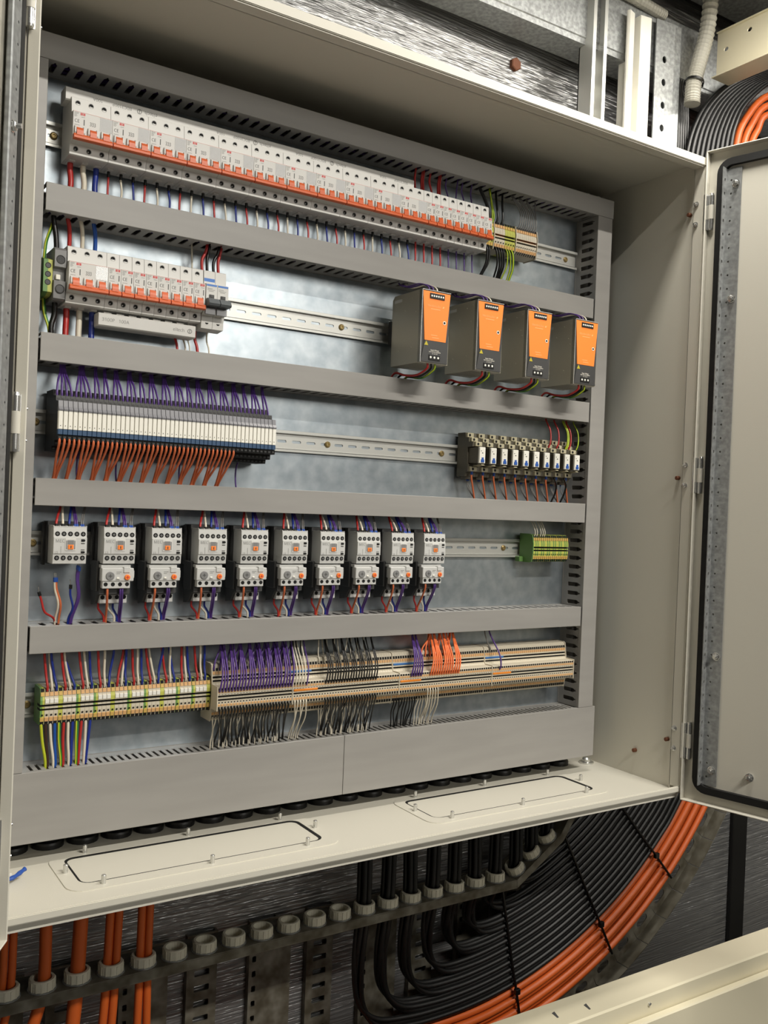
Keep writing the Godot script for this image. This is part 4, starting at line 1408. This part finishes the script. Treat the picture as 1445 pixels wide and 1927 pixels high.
func up_wire(x: float, tx: float, y0: float, z0: float, r: float, mt: String, label: String, group: String) -> void:
	wire([Vector3(x, y0 - 3, z0), Vector3(x, y0 + 5, z0 + 3), Vector3(lerpf(x, tx, .35), lerpf(y0, -262, .4), z0 - 2), Vector3(tx, -266, 35 + fmod(absf(x), 7.0)), Vector3(tx, -244, 32 + fmod(absf(x), 7.0))], r, mt, label, group)

func down_wire(x: float, tx: float, y0: float, z0: float, r: float, mt: String, label: String, group: String, boot := "") -> void:
	var wob := rng.randf_range(-4.5, 4.5) if r < 1.5 else rng.randf_range(-.6, .6)
	wire([Vector3(x, y0 + 3, z0), Vector3(x, y0 - 5, z0 + 1), Vector3(lerpf(x, tx, .3) + wob, lerpf(y0, -421, .45), lerpf(z0, 38, .35)), Vector3(tx, -414, 39), Vector3(tx, -432, 38)], r, mt, label, group, boot, 4)

func terminal_wires(secx: Array) -> void:
	var cols := ["red", "white", "blue"]
	for g in 10:
		var lean: Array = [[-3, -3, -9], [-5, -8, -15], [-4, -4, -5], [-3, 0, 6], [10, 7, -1], [-2, -1, -2], [-5, -7, 5], [-6, 0, -8], [1, -1, -6], [-4, -1, -1]][g]
		for k in 3:
			var x := 20.5 + 6.12 * (4 * g + 1 + k + .5)
			up_wire(x, x + lean[k] + (k - 1) * .8, -313.5, 41 - .01 * k, 1.85, cols[k] + "_wire", "%s wire on the %s trio above the left terminal block" % [cols[k], nth(g)], "red, white and blue wires above the left terminals")
	var lows := ["yellow", "brown", "white", "midblue", "green", "red", "white", "blue", "green", "red", "white", "blue"]
	for i in 12:
		var x := 20.5 + 6.12 * (i + .5)
		var word: String = lows[i].replace("midblue", "mid-blue").replace("yellow", "green-yellow")
		down_wire(x, 31.5 + 10.6 * floor(i / 2.0) + (i % 2) * 3.0, -359, 40, 2.1, lows[i] + "_wire", "%s wire under the left terminal block, %s from the left" % [word, nth(i)], "wires under the left terminals")
	# first section: purple above both levels, black and white below
	var s0: float = secx[0]
	for i in 25:
		var x := s0 + 5.05 * (i + .5)
		var cx: float = s0 + 5.05 * (floor(i / 3.0) * 3.0 + 1.4) + 11
		up_wire(x, cx + (i % 3 - 1) * 2.2, -326, 71, 1.45, "purple_wire", "purple wire on the front level, %s of the first beige section" % nth(i), "purple wires above the beige terminals")
		if i % 2 == 0 or i > 12:
			up_wire(x, cx + (i % 3 - 1) * 2.2 - 1, -300, 43, 1.4, "purple_wire", "purple wire on the rear level, %s of the first beige section" % nth(i), "purple wires above the beige terminals")
		if i < 24:
			var tx: float = x + 11 + rng.randf_range(-4, 4)
			down_wire(x, tx, -355, 71, 1.25, "black_wire", "black wire on the front level under terminal %s of the first section" % nth(i), "black and white wires below the beige terminals")
			down_wire(x, x + 3 + rng.randf_range(-5, 6), -373, 46, 1.0, "white_wire", "thin white wire on the rear level under terminal %s of the first section" % nth(i), "black and white wires below the beige terminals")
	# second section
	var s1: float = secx[1]
	for i in 5:
		var x := s1 + 5.05 * (i + .5)
		up_wire(x, x + 7 + i * .6, -326, 71, 1.1, "white_wire" if i < 4 else "purple_wire", "%s wire near the orange jumper, %s above the second section" % ["white" if i < 4 else "purple", nth(i)], "wires above the beige terminals")
		up_wire(x + 3, x - 2 + i, -300, 43, 1.1, "black_wire", "black wire on the rear level, %s by the blue jumper" % nth(i), "wires above the beige terminals")
		down_wire(x, x + 9 - i, -355, 71, 1.1, "white_wire", "white wire on the front level, %s under the second section" % nth(i), "black and white wires below the beige terminals")
	for i in 20:
		var x := s1 + 5.05 * (i + 11.5)
		var cx: float = s1 + 5.05 * (floor(i / 3.0) * 3.0 + 12.4) + 10
		up_wire(x, cx + (i % 3 - 1) * 1.8, -326, 71, 1.15, "black_wire", "black wire on the front level, %s of the group above the second section" % nth(i), "wires above the beige terminals")
		if i % 2 == 0:
			up_wire(x, x + rng.randf_range(-6, 6), -300, 43, .95, "white_wire", "thin white wire on the rear level, %s of the group above the second section" % nth(i), "wires above the beige terminals")
		var tx: float = x + 12 + rng.randf_range(-5, 4)
		down_wire(x, tx, -355, 71, 1.2, "black_wire", "black wire on the front level, %s of the group under the second section" % nth(i), "black and white wires below the beige terminals")
		down_wire(x + 1.5, x + 4 + rng.randf_range(-6, 7), -373, 46, 1.0, "white_wire", "thin white wire on the rear level, %s of the group under the second section" % nth(i), "black and white wires below the beige terminals")
	# third section
	var s2: float = secx[2]
	for i in 5:
		var x := s2 + 5.05 * (i + 4.5)
		up_wire(x, s2 + 43 + i * 2.2, -326, 71, 1.45, "purple_wire", "purple wire in the bunch over the third section, %s of five" % nth(i), "wires above the beige terminals")
	for i in 13:
		var x := s2 + 5.05 * (i + 12.5)
		var cx: float = s2 + 84 + 24.0 * floor(i / 5.0)
		up_wire(x, cx + (i % 5) * 2.4, -326, 71, 1.5, "bright_orange_wire", "bright orange wire on the front level, %s of the orange bunch" % nth(i), "wires above the beige terminals")
		if i % 2 == 0:
			up_wire(x - 4, cx - 4, -300, 43, 1.4, "bright_orange_wire", "bright orange wire on the rear level behind the %s of the orange bunch" % nth(i), "wires above the beige terminals")
	for i in 9:
		var x := s2 + 5.05 * (i * 1.1 + .9)
		down_wire(x, x - 2 + rng.randf_range(-5, 4), -373, 46, 1.2, "black_wire", "black wire on the rear level, %s under the third section" % nth(i), "black and white wires below the beige terminals")
	for i in 5:
		var x := s2 + 5.05 * (i * 1.1 + 11.5)
		down_wire(x, x + 9 + (i % 3) * 4, -355, 71, 1.15, "white_wire", "white wire on the front level, %s of five under the third section" % nth(i), "black and white wires below the beige terminals")
		down_wire(x - 3, x - 4, -373, 46, 1.0, "white_wire", "white wire on the rear level, %s of five under the third section" % nth(i), "black and white wires below the beige terminals")
	var s3: float = secx[3]
	up_wire(s3 + 16, s3 + 14, -326, 71, 1.4, "purple_wire", "single purple wire by the blue jumper of the fourth section", "wires above the beige terminals")
	up_wire(s3 + 12, s3 + 6, -300, 43, 1.2, "grey_wire", "single grey wire by the blue jumper of the fourth section", "wires above the beige terminals")
	# top terminal group
	for q in [[778.0, 762.0, "black_wire", 3.0, "thick black wire above the first earth terminals of the top group"], [784.0, 787.0, "green_wire", 1.6, "left green wire above the top terminal group"], [788.0, 785.0, "green_wire", 1.6, "right green wire above the top terminal group"], [797.0, 800.0, "black_wire", 2.0, "first black wire above the grey terminals of the top group"], [809.0, 816.0, "black_wire", 2.0, "second black wire above the grey terminals of the top group"]]:
		wire([Vector3(q[0], 487, 42), Vector3(q[0] + 2, 500, 44), Vector3(lerpf(q[0], q[1], .4), 525, 40), Vector3(q[1], 549, 34), Vector3(q[1], 564, 34)], q[3], q[2], q[4], "wires above the top terminal group")
	for i in 9:
		var x := 844.5 + 5.0 * (i + .6)
		var tx: float = 838 + 18.0 * floor(i / 2.6) + (i % 3) * 2.5
		wire([Vector3(x, 487, 42), Vector3(x + 4, 500, 46), Vector3(x + 4, 524, 42), Vector3(tx, 549, 34), Vector3(tx, 564, 34)], 1.1, "grey_wire", "thin grey wire, %s from the left above the narrow top terminals" % nth(i), "wires above the top terminal group")
	for i in 9:
		var q: Array = [[774.0, "black_wire", 2.2], [779.0, "black_wire", 2.2], [796.0, "black_wire", 1.8], [802.0, "black_wire", 1.8], [808.0, "black_wire", 1.8], [813.0, "black_wire", 1.8], [822.0, "green_wire", 1.6], [828.0, "green_wire", 1.6], [835.0, "green_wire", 2.2]][i]
		var x: float = q[0]
		var tx: float = [768, 770, 800, 806, 809, 813, 817, 831, 836][i]
		wire([Vector3(x, 446, 42), Vector3(x + 2, 436, 46), Vector3(lerpf(x, tx, .4) + 4, 412, 44), Vector3(tx, 386, 36), Vector3(tx, 366, 34)], q[2], q[1], "%s wire, %s from the left under the top terminal group" % [q[1].replace("_wire", ""), nth(i)], "wires under the top terminal group")
	for i in 5:
		var x: float = 918 + 5.04 * [.6, 1.7, 3.5, 4.6, 5.6][i]
		wire([Vector3(x, -87, 42), Vector3(x + 2, -78, 43), Vector3(x + 1, -68, 40), Vector3(x - 2, -54, 35), Vector3(x - 2, -40, 34)], .95, "white_wire", "thin white wire, %s from the left above the earth block" % nth(i), "white wires above the earth block by the contactors")

func below() -> void:
	# galvanised shelf with glands, its right end bent upwards
	var ys := -762.0
	var zs := 8.0
	var at := Vector3(450, ys - 14, -20)
	var o := thing("gland_shelf", at, "galvanised angle shelf carrying the cable glands below the enclosure", "shelf")
	var m := MB.new()
	m.box(-400, 945, ys - 2, ys, -60, zs, .6).box(-400, 945, ys - 17, ys - 2, zs - 2, zs, .6)
	part(o, "angle", m, "stained_steel", at)
	m = MB.new()
	m.pz([[945, ys - 2], [1060, ys + 70], [1060, ys + 72.4], [945, ys]], -60, zs)
	m.pz([[945, ys - 17], [1066, ys + 57], [1060, ys + 71], [945, ys - 2]], zs - 2, zs)
	part(o, "bent_angle", m, "stained_steel", at)
	m = MB.new()
	m.pz([[1060, ys + 70], [1140, ys + 190], [1138, ys + 191.5], [1058, ys + 72]], -60, zs)
	m.pz([[1066, ys + 57], [1152, ys + 182], [1140, ys + 190], [1060, ys + 71]], zs - 2, zs)
	part(o, "bent_angle", m, "stained_steel", at)
	for q in [[1040, ys + 60], [1075, ys + 95]]:
		part(o, "bolt", MB.new().lathe(Vector3(q[0], q[1], -15), Vector3(-.5, .85, 0), [[4, 0], [3.6, 2.5], [0, 3.5]], 10), "zinc_bright", at)
	var first: Node3D
	for i in 22:
		var c := Vector3(1 + 50.3 * i, ys, -14)
		if i > 18:
			c = Vector3(960 + 40.0 * (i - 19), ys + 10 + 25.5 * (i - 19), -14)
		var lab := "grey plastic cable gland ring, %s from the left along the shelf" % nth(i)
		if i:
			var d := dup(first, c, lab)
			if i > 18:
				d.rotation.z = .55
		else:
			first = thing("cable_gland", c, lab, "cable gland", "grey gland rings on the shelf")
			m = MB.new()
			var prof := [[14.0, 0.0], [18.6, 0.0], [18.6, 15.0], [17.5, 16.5], [14.0, 16.5], [13.0, 3.0], [0.0, 3.0]]
			m.lathe(Vector3.ZERO, Vector3.UP, prof, 20, false)
			part(first, "ring", m, "gland_grey")
			m = MB.new()
			for k in 14:
				var a := TAU * k / 14
				m.add(MB.new().box(18.2, 19.2, 1, 14.5, -1.0, 1.0), Transform3D(Basis(Vector3.UP, a), Vector3.ZERO))
			part(first, "grip_rib", m, "gland_grey")
			part(first, "collar", MB.new().lathe(Vector3.ZERO, Vector3.UP, [[20.8, -.2], [20.8, 1.4], [18, 1.8]], 20), "galvanised")
	# enclosure entries and cables
	for i in 22:
		var c := Vector3(1 + 50.4 * i, -566, -14)
		m = MB.new().lathe(c, Vector3.UP, [[0, -12], [16, -12], [20, -8], [22, -2], [22, 9]], 16)
		solo("entry_gland", m, "black", c + Vector3(0, -12, 0), "black entry gland under the enclosure, %s from the left" % nth(i), "entry gland", "black entry glands under the enclosure")
	var gx := func(i: int) -> float: return 1 + 50.3 * i
	var oc := [[0, -6.0, 5.8], [0, 6.2, 5.8], [1, 2.0, 9.0], [2, 0.0, 10.8], [3, -6.0, 6.6], [3, 7.2, 6.6], [4, -5.5, 6.4], [4, 7.0, 6.4]]
	var names := ["left of two orange cables through the first gland", "right of two orange cables through the first gland", "single red-orange cable through the second gland", "single thick orange cable through the third gland", "left orange cable through the fourth gland", "right orange cable through the fourth gland", "left orange cable through the fifth gland", "right orange cable through the fifth gland"]
	for i in oc.size():
		var q: Array = oc[i]
		var x: float = gx.call(q[0]) + q[1]
		var lean: float = [4.0, 4.0, 1.0, 6.0, 5.0, 5.0, 1.0, 1.0][i]
		var low: float = [-40.0, -34.0, -44.0, -8.0, -4.0, -2.0, 4.0, 8.0][i]
		wire([Vector3(x + lean, -574, -14), Vector3(x + lean * .5, -660, -14), Vector3(x, -755, -14), Vector3(x + low * .3, -820, -18), Vector3(x + low, -920, -30), Vector3(x + low * 1.6, -1060, -40), Vector3(x + low * 2, -1300, -46)], q[2], "orange_cable", names[i], "orange cables through the left glands", "", 7, "cable", "cable")
	var ends := []
	for i in range(12, 22):
		# each black run splits into thin cables that sweep right and up along the tray
		var k := i - 12
		var c := Vector3(1 + 50.3 * i, ys, -14)
		if i > 18:
			c = Vector3(960 + 40.0 * (i - 19), ys + 10 + 25.5 * (i - 19), -14)
		for j in 5:
			var idx := k * 5 + (4 - j)   # 0 is the outermost of the sweep
			var r := 858.0 - 5.3 * idx
			var z: float = -50.0 + [0.0, 9.0, 3.0][idx % 3]
			var dx := -8.0 + 4.0 * j
			var dz: float = [-6.0, 4.0, -2.0, 6.0, -5.0][j]
			var gx0: float = c.x + dx
			var lean := 4.0 * sin(k * 2.3)
			var p := [Vector3(gx0 + lean, -574, -14 + dz), Vector3(gx0 + lean * .6, -670, -14 + dz), Vector3(gx0, c.y + 4, -14 + dz)]
			var y1 := arc_y(r, gx0 + 70)
			var hgt := c.y - y1
			p.append(Vector3(gx0 + 2, lerpf(c.y, y1, .45), lerpf(-14 + dz, z, .5)))
			p.append(Vector3(gx0 + minf(20, hgt * .14), lerpf(c.y, y1, .78), z))
			p.append(Vector3(gx0 + minf(60, 20 + hgt * .2), lerpf(c.y, y1, .97), z))
			var x := gx0 + minf(130, 60 + hgt * .35)
			while x < SC.x + r * .72:
				p.append(Vector3(x, arc_y(r, x), z))
				x += 75
			for a in [.70, .5, .3, .1]:
				var q := sweep_at(r, a)
				p.append(Vector3(q.x, q.y, z))
			p.append(Vector3(SC.x + r, SC.y + 160, z))
			p.append(Vector3(SC.x + r - 20, SC.y + 420, z))
			wire(p, 5.2, "black_cable", "black cable, %s strand of the %s black run from the left" % [nth(j), nth(k)], "black cables below the enclosure", "", 7, "cable", "cable")
	# orange cables outside the black ones
	for j in 6:
		var r := 874.0 + 13.5 * j
		var z := -50.0 + 8.0 * (j % 2)
		var p := [Vector3(100, -1110 - 9.0 * j, z), Vector3(420, -1075 - 11.0 * j, z), Vector3(640, arc_y(r, 640) - 14, z)]
		for a in [1.5, 1.35, 1.2, 1.05, .9, .75, .6, .45, .3, .15, .0]:
			var q := sweep_at(r, a)
			p.append(Vector3(q.x, q.y, z))
		p.append(Vector3(SC.x + r, SC.y + 300, z))
		wire(p, 7.6, "orange_cable", "orange cable sweeping right below the black ones, %s from the inside" % nth(j), "orange cables in the swept tray", "", 7, "cable", "cable")
	# cable ties across the sweep
	for t in 3:
		var a: float = [1.36, 1.07, .83][t]
		m = MB.new()
		var pts := []
		for r in [630.0, 720.0, 800.0, 866.0, 905.0, 950.0]:
			pts.append(sweep_at(r, a) + Vector3(0, 0, 17.0 if r < 860 else 19.0))
		m.tube(pts, 3.0, 6, 4)
		var mid: Vector3 = pts[3]
		m.box(mid.x - 6, mid.x + 6, mid.y - 6, mid.y + 6, mid.z - 2, mid.z + 7, 1)
		solo("cable_tie", m, "black_wire", mid, "black cable tie across the swept cables, %s from the bottom" % nth(t), "cable tie", "cable ties on the swept cables")
	# perforated tray along the outer edge
	var to := Vector3(1400, -1090, -80)
	var tray := thing("cable_tray", to, "perforated steel cable tray edge along the swept orange cables", "cable tray")
	var n := 16
	for s in n:
		var a0 := 1.4 - s * .072
		var a1 := a0 - .068
		var p0 := sweep_at(975, a0)
		var p1 := sweep_at(975, a1)
		var u := (p1 - p0)
		var l := u.length()
		u = u.normalized()
		var v := Vector3(u.y, -u.x, 0)
		m = MB.new().perf(Vector3(p0.x, p0.y, -78) + v * -30, u, v, Vector3(0, 0, 2), l + 6, 84, [rrect(l * .22, l * .78, 52, 69, 8, 3)])
		m.perf(Vector3(p0.x, p0.y, -78) + v * 53, u, Vector3(0, 0, 1), v * 2.0, l + 6, 34, [])
		part(tray, "tray_link", m, "stained_steel", to)
	# dark slotted uprights on the wall behind
	for i in 11:
		var x := -120 + 118.0 * i
		var up := thing("wall_upright", Vector3(x, -1550, -140), "dark slotted steel upright behind the cables, %s from the left" % nth(i), "upright", "slotted uprights on the back wall")
		var holes := []
		var wide := i % 2 == 0
		for k in 15:
			holes.append(rrect(300 + 27.0 * k, 311 + 27.0 * k, 14 if wide else 6, 42 if wide else 14, 2, 2))
		m = MB.new().perf(Vector3(-28, 0, 0), Vector3(0, 1, 0), Vector3(1, 0, 0), Vector3(0, 0, 3), 752, 56 if wide else 84, holes)
		m.box(-28, -25, 0, 752, -9, 0).box(25, 28, 0, 752, -9, 0)
		part(up, "slotted_face", m, "stained_steel")
	# black square post at the right and the cream cabinet in the foreground
	solo("post", MB.new().box(1817, 1876, -1550, 700, -149, -138, 2), "black", Vector3(1846, -1550, -143), "black upright post on the foil wall at the lower right", "post")
	var cb := Vector3(1400, -1550, 180)
	var cab := thing("low_cabinet", cb, "cream steel cabinet in the lower right foreground", "cabinet")
	m = MB.new().box(300, 2300, -1540, -923, 154, 226, 3)
	part(cab, "carcass", m, "cream", cb)
	m = MB.new().box(303, 2297, -1530, -958, 228, 244, 2.5)
	part(cab, "door", m, "cream", cb)
	part(cab, "screw", MB.new().lathe(Vector3(1085, -940, 226), Vector3(0, 0, 1), [[4, 0], [3.5, 3], [0, 4]], 10), "zinc_bright", cb)
	for q in [[880, 214], [950, 222]]:
		part(cab, "ink_mark", MB.new().slab(PackedVector2Array([Vector2(q[0], q[1] - 30), Vector2(q[0] + 8, q[1] - 32), Vector2(q[0] + 2, q[1] - 14), Vector2(q[0] - 2, q[1] - 14)]), Vector3(0, -923, 0), Vector3.RIGHT, Vector3(0, 0, 1), Vector3(0, .3, 0)), "ink", cb)

const SC := Vector3(810, -165, -52)   # centre of the cable sweep

func sweep_at(r: float, a: float) -> Vector3:   # a: 1.57 straight down, 0 to the right
	return Vector3(SC.x + r * cos(a), SC.y - r * sin(a), SC.z)

func arc_y(r: float, x: float) -> float:
	return SC.y - sqrt(maxf(r * r - (x - SC.x) * (x - SC.x), 1.0))

func above() -> void:
	var o := thing("purlin", Vector3(400, 945, -90), "galvanised steel purlin running along above the enclosure", "beam")
	var m := MB.new().px([[948, -64], [948, -130], [950, -130], [950, -62.5], [962, -62.5], [964, -60], [1080, -60], [1080, -130], [1082, -130], [1082, -58], [962, -58], [960, -60.5], [948, -60.5]], -2590, 3590)
	part(o, "web", m, "galvanised", Vector3(400, 945, -90))
	part(o, "bolt_head", MB.new().lathe(Vector3(985, 905, -150), Vector3(0, 0, 1), [[14, 0], [14, 7], [12, 9], [0, 9]], 6, false), "rust", Vector3(400, 945, -90))
	# uprights that stand behind the top edge
	o = thing("strut_channel", Vector3(1122, 560, -40), "slotted galvanised strut channel rising above the enclosure", "strut")
	var holes := []
	for k in 9:
		holes.append(rrect(20 + 50.0 * k, 48 + 50.0 * k, 16, 26, 4.8, 3))
	m = MB.new().perf(Vector3(1101, 560, -78), Vector3(0, 1, 0), Vector3(1, 0, 0), Vector3(0, 0, 2.5), 580, 41, holes)
	m.box(1101, 1103.5, 560, 1140, -78, -40).box(1139.5, 1142, 560, 1140, -78, -40)
	m.box(1101, 1110, 560.5, 1140, -40, -38).box(1133, 1142, 560.5, 1140, -40, -38)
	part(o, "channel", m, "rail_metal", Vector3(1122, 560, -40))
	o = thing("white_channel", Vector3(1238, 560, -40), "white painted folded channel next to the strut", "strut")
	m = MB.new().py([[1204, -40], [1204, -44], [1222, -46], [1222, -80], [1245, -80], [1245, -42], [1270, -38], [1270, -34], [1241, -38], [1241, -76], [1226, -76], [1226, -42], [1206, -36]], 560, 1046)
	part(o, "channel", m, "white_clean", Vector3(1238, 560, -40))
	part(o, "bolt", MB.new().lathe(Vector3(1222, 1000, -50), Vector3(.3, 0, 1), [[6, 0], [5, 5], [0, 6]], 10), "brass", Vector3(1238, 560, -40))
	o = thing("slotted_angle", Vector3(1335, 560, -40), "galvanised angle with round holes behind the top right corner", "strut")
	holes = []
	for k in 8:
		var h := PackedVector2Array()
		for a in 10:
			h.append(Vector2(62 + 50.5 * k + 8 * cos(TAU * a / 10), 26 + 6 * sin(TAU * a / 10)))
		holes.append(h)
	m = MB.new().perf(Vector3(1299, 560, -48), Vector3(0, 1, 0), Vector3(.93, 0, .1).normalized(), Vector3(0, 0, 3), 500, 54, holes)
	m.box(1350, 1353, 560, 1060, -90, -40).box(1352, 1374, 560, 1060, -43, -40)
	part(o, "angle", m, "galvanised", Vector3(1335, 560, -40))
	# black cables, grey conduit and orange cables behind the hinge corner
	for i in 6:
		var x := 1392 + 7.0 * i
		wire([Vector3(x, 520, -60), Vector3(x, 760, -58 + i), Vector3(x - 2, 930, -62), Vector3(x - 12 - 2.0 * i, 1010, -72), Vector3(x - 50, 1050, -80)], 5.0, "black_cable", "black cable climbing beside the holed angle, %s from the left" % nth(i), "black cables above the right corner", "", 7, "cable", "cable")
	var out := [Vector3(1398, 520, -40), Vector3(1398, 700, -40), Vector3(1408, 797, -40), Vector3(1434, 870, -38), Vector3(1474, 926, -34), Vector3(1534, 975, -28), Vector3(1668, 1046, -20), Vector3(1860, 1110, -10)]
	var inn := [Vector3(1545, 520, -40), Vector3(1545, 700, -40), Vector3(1556, 833, -40), Vector3(1568, 892, -38), Vector3(1600, 948, -36), Vector3(1682, 1020, -30), Vector3(1760, 1052, -24), Vector3(1900, 1080, -14)]
	for i in 18:
		var p := []
		for k in 8:
			p.append(out[k].lerp(inn[k], (i + .5) / 18.0) + Vector3(0, 0, 7 * (i % 2)))
		wire(p, 6.0, "black_cable", "black cable arching to the right under the cream bracket, %s from the left" % nth(i), "black cables above the right corner", "", 7, "cable", "cable")
	for i in 3:
		var x := 1574 + 24.0 * i
		wire([Vector3(x - 14, 520, -34), Vector3(x - 8, 740, -34), Vector3(x, 836, -36), Vector3(x + 26, 908 - 6.0 * i, -34), Vector3(x + 110 - 20 * i, 990 - 22.0 * i, -28), Vector3(x + 290, 1040 - 30.0 * i, -14)], 9.0, "orange_cable", "orange cable inside the black arch, %s from the left" % nth(i), "orange cables above the right corner", "", 7, "cable", "cable")
	var pts := [Vector3(1432, 1160, -8), Vector3(1424, 1058, -10), Vector3(1403, 980, -12), Vector3(1391, 930, -14), Vector3(1388, 884, -14)]
	solo("conduit", MB.new().tube(pts, 18, 14, 16, 2.6), "conduit_grey", Vector3(1388, 884, -14), "grey corrugated conduit hanging down over the black cables", "conduit")
	solo("cable_tie", MB.new().lathe(Vector3(1392, 932, -14), Vector3(.2, 1, 0), [[20, 0], [21.5, 0], [21.5, 5], [20, 5]], 16).box(1408, 1420, 930, 940, -18, -10, 1), "black_wire", Vector3(1392, 930, -14), "black cable tie round the grey conduit", "cable tie")
	o = thing("bracket", Vector3(1470, 960, 150), "cream perforated bracket arm at the top right", "bracket")
	holes = []
	for k in 4:
		var h := PackedVector2Array()
		for a in 10:
			h.append(Vector2(24 + 60.0 * k + 6 * cos(TAU * a / 10), (80 if k % 2 else 60) + 5 * sin(TAU * a / 10)))
		holes.append(h)
	m = MB.new().perf(Vector3(1474, 966, -20), Vector3(0, 0, 1), Vector3(0, 1, 0), Vector3(2.5, 0, 0), 330, 104, holes)
	m.box(1456, 1518, 963, 966, -20, 310, .8).box(1468, 1478, 1068, 1071, -20, 310, .8)
	part(o, "channel", m, "cream", Vector3(1470, 960, 150))
	o = thing("roof_beam", Vector3(1900, 1150, 200), "galvanised roof beam at the top right corner of the view", "beam")
	m = MB.new().px([[1180, -100], [1180, 20], [1186, 24], [1300, 24], [1300, 20], [1190, 18], [1184, 14], [1184, -100]], 1420, 3590)
	part(o, "flange", m, "galvanised", Vector3(1900, 1150, 200))
	solo("roof_board", MB.new().box(-2590, 3590, 1205, 1225, -140, 600, 1), "deck", Vector3(500, 1205, 230), "dark stained board ceiling panel above the purlin", "panel")
	solo("flexible_conduit", MB.new().tube([Vector3(1000, 1092, -45), Vector3(1150, 1086, -45), Vector3(1330, 1080, -55)], 13, 12, 40, 1.6), "conduit_grey", Vector3(1150, 1075, -45), "cream flexible conduit lying along the top of the purlin", "conduit")
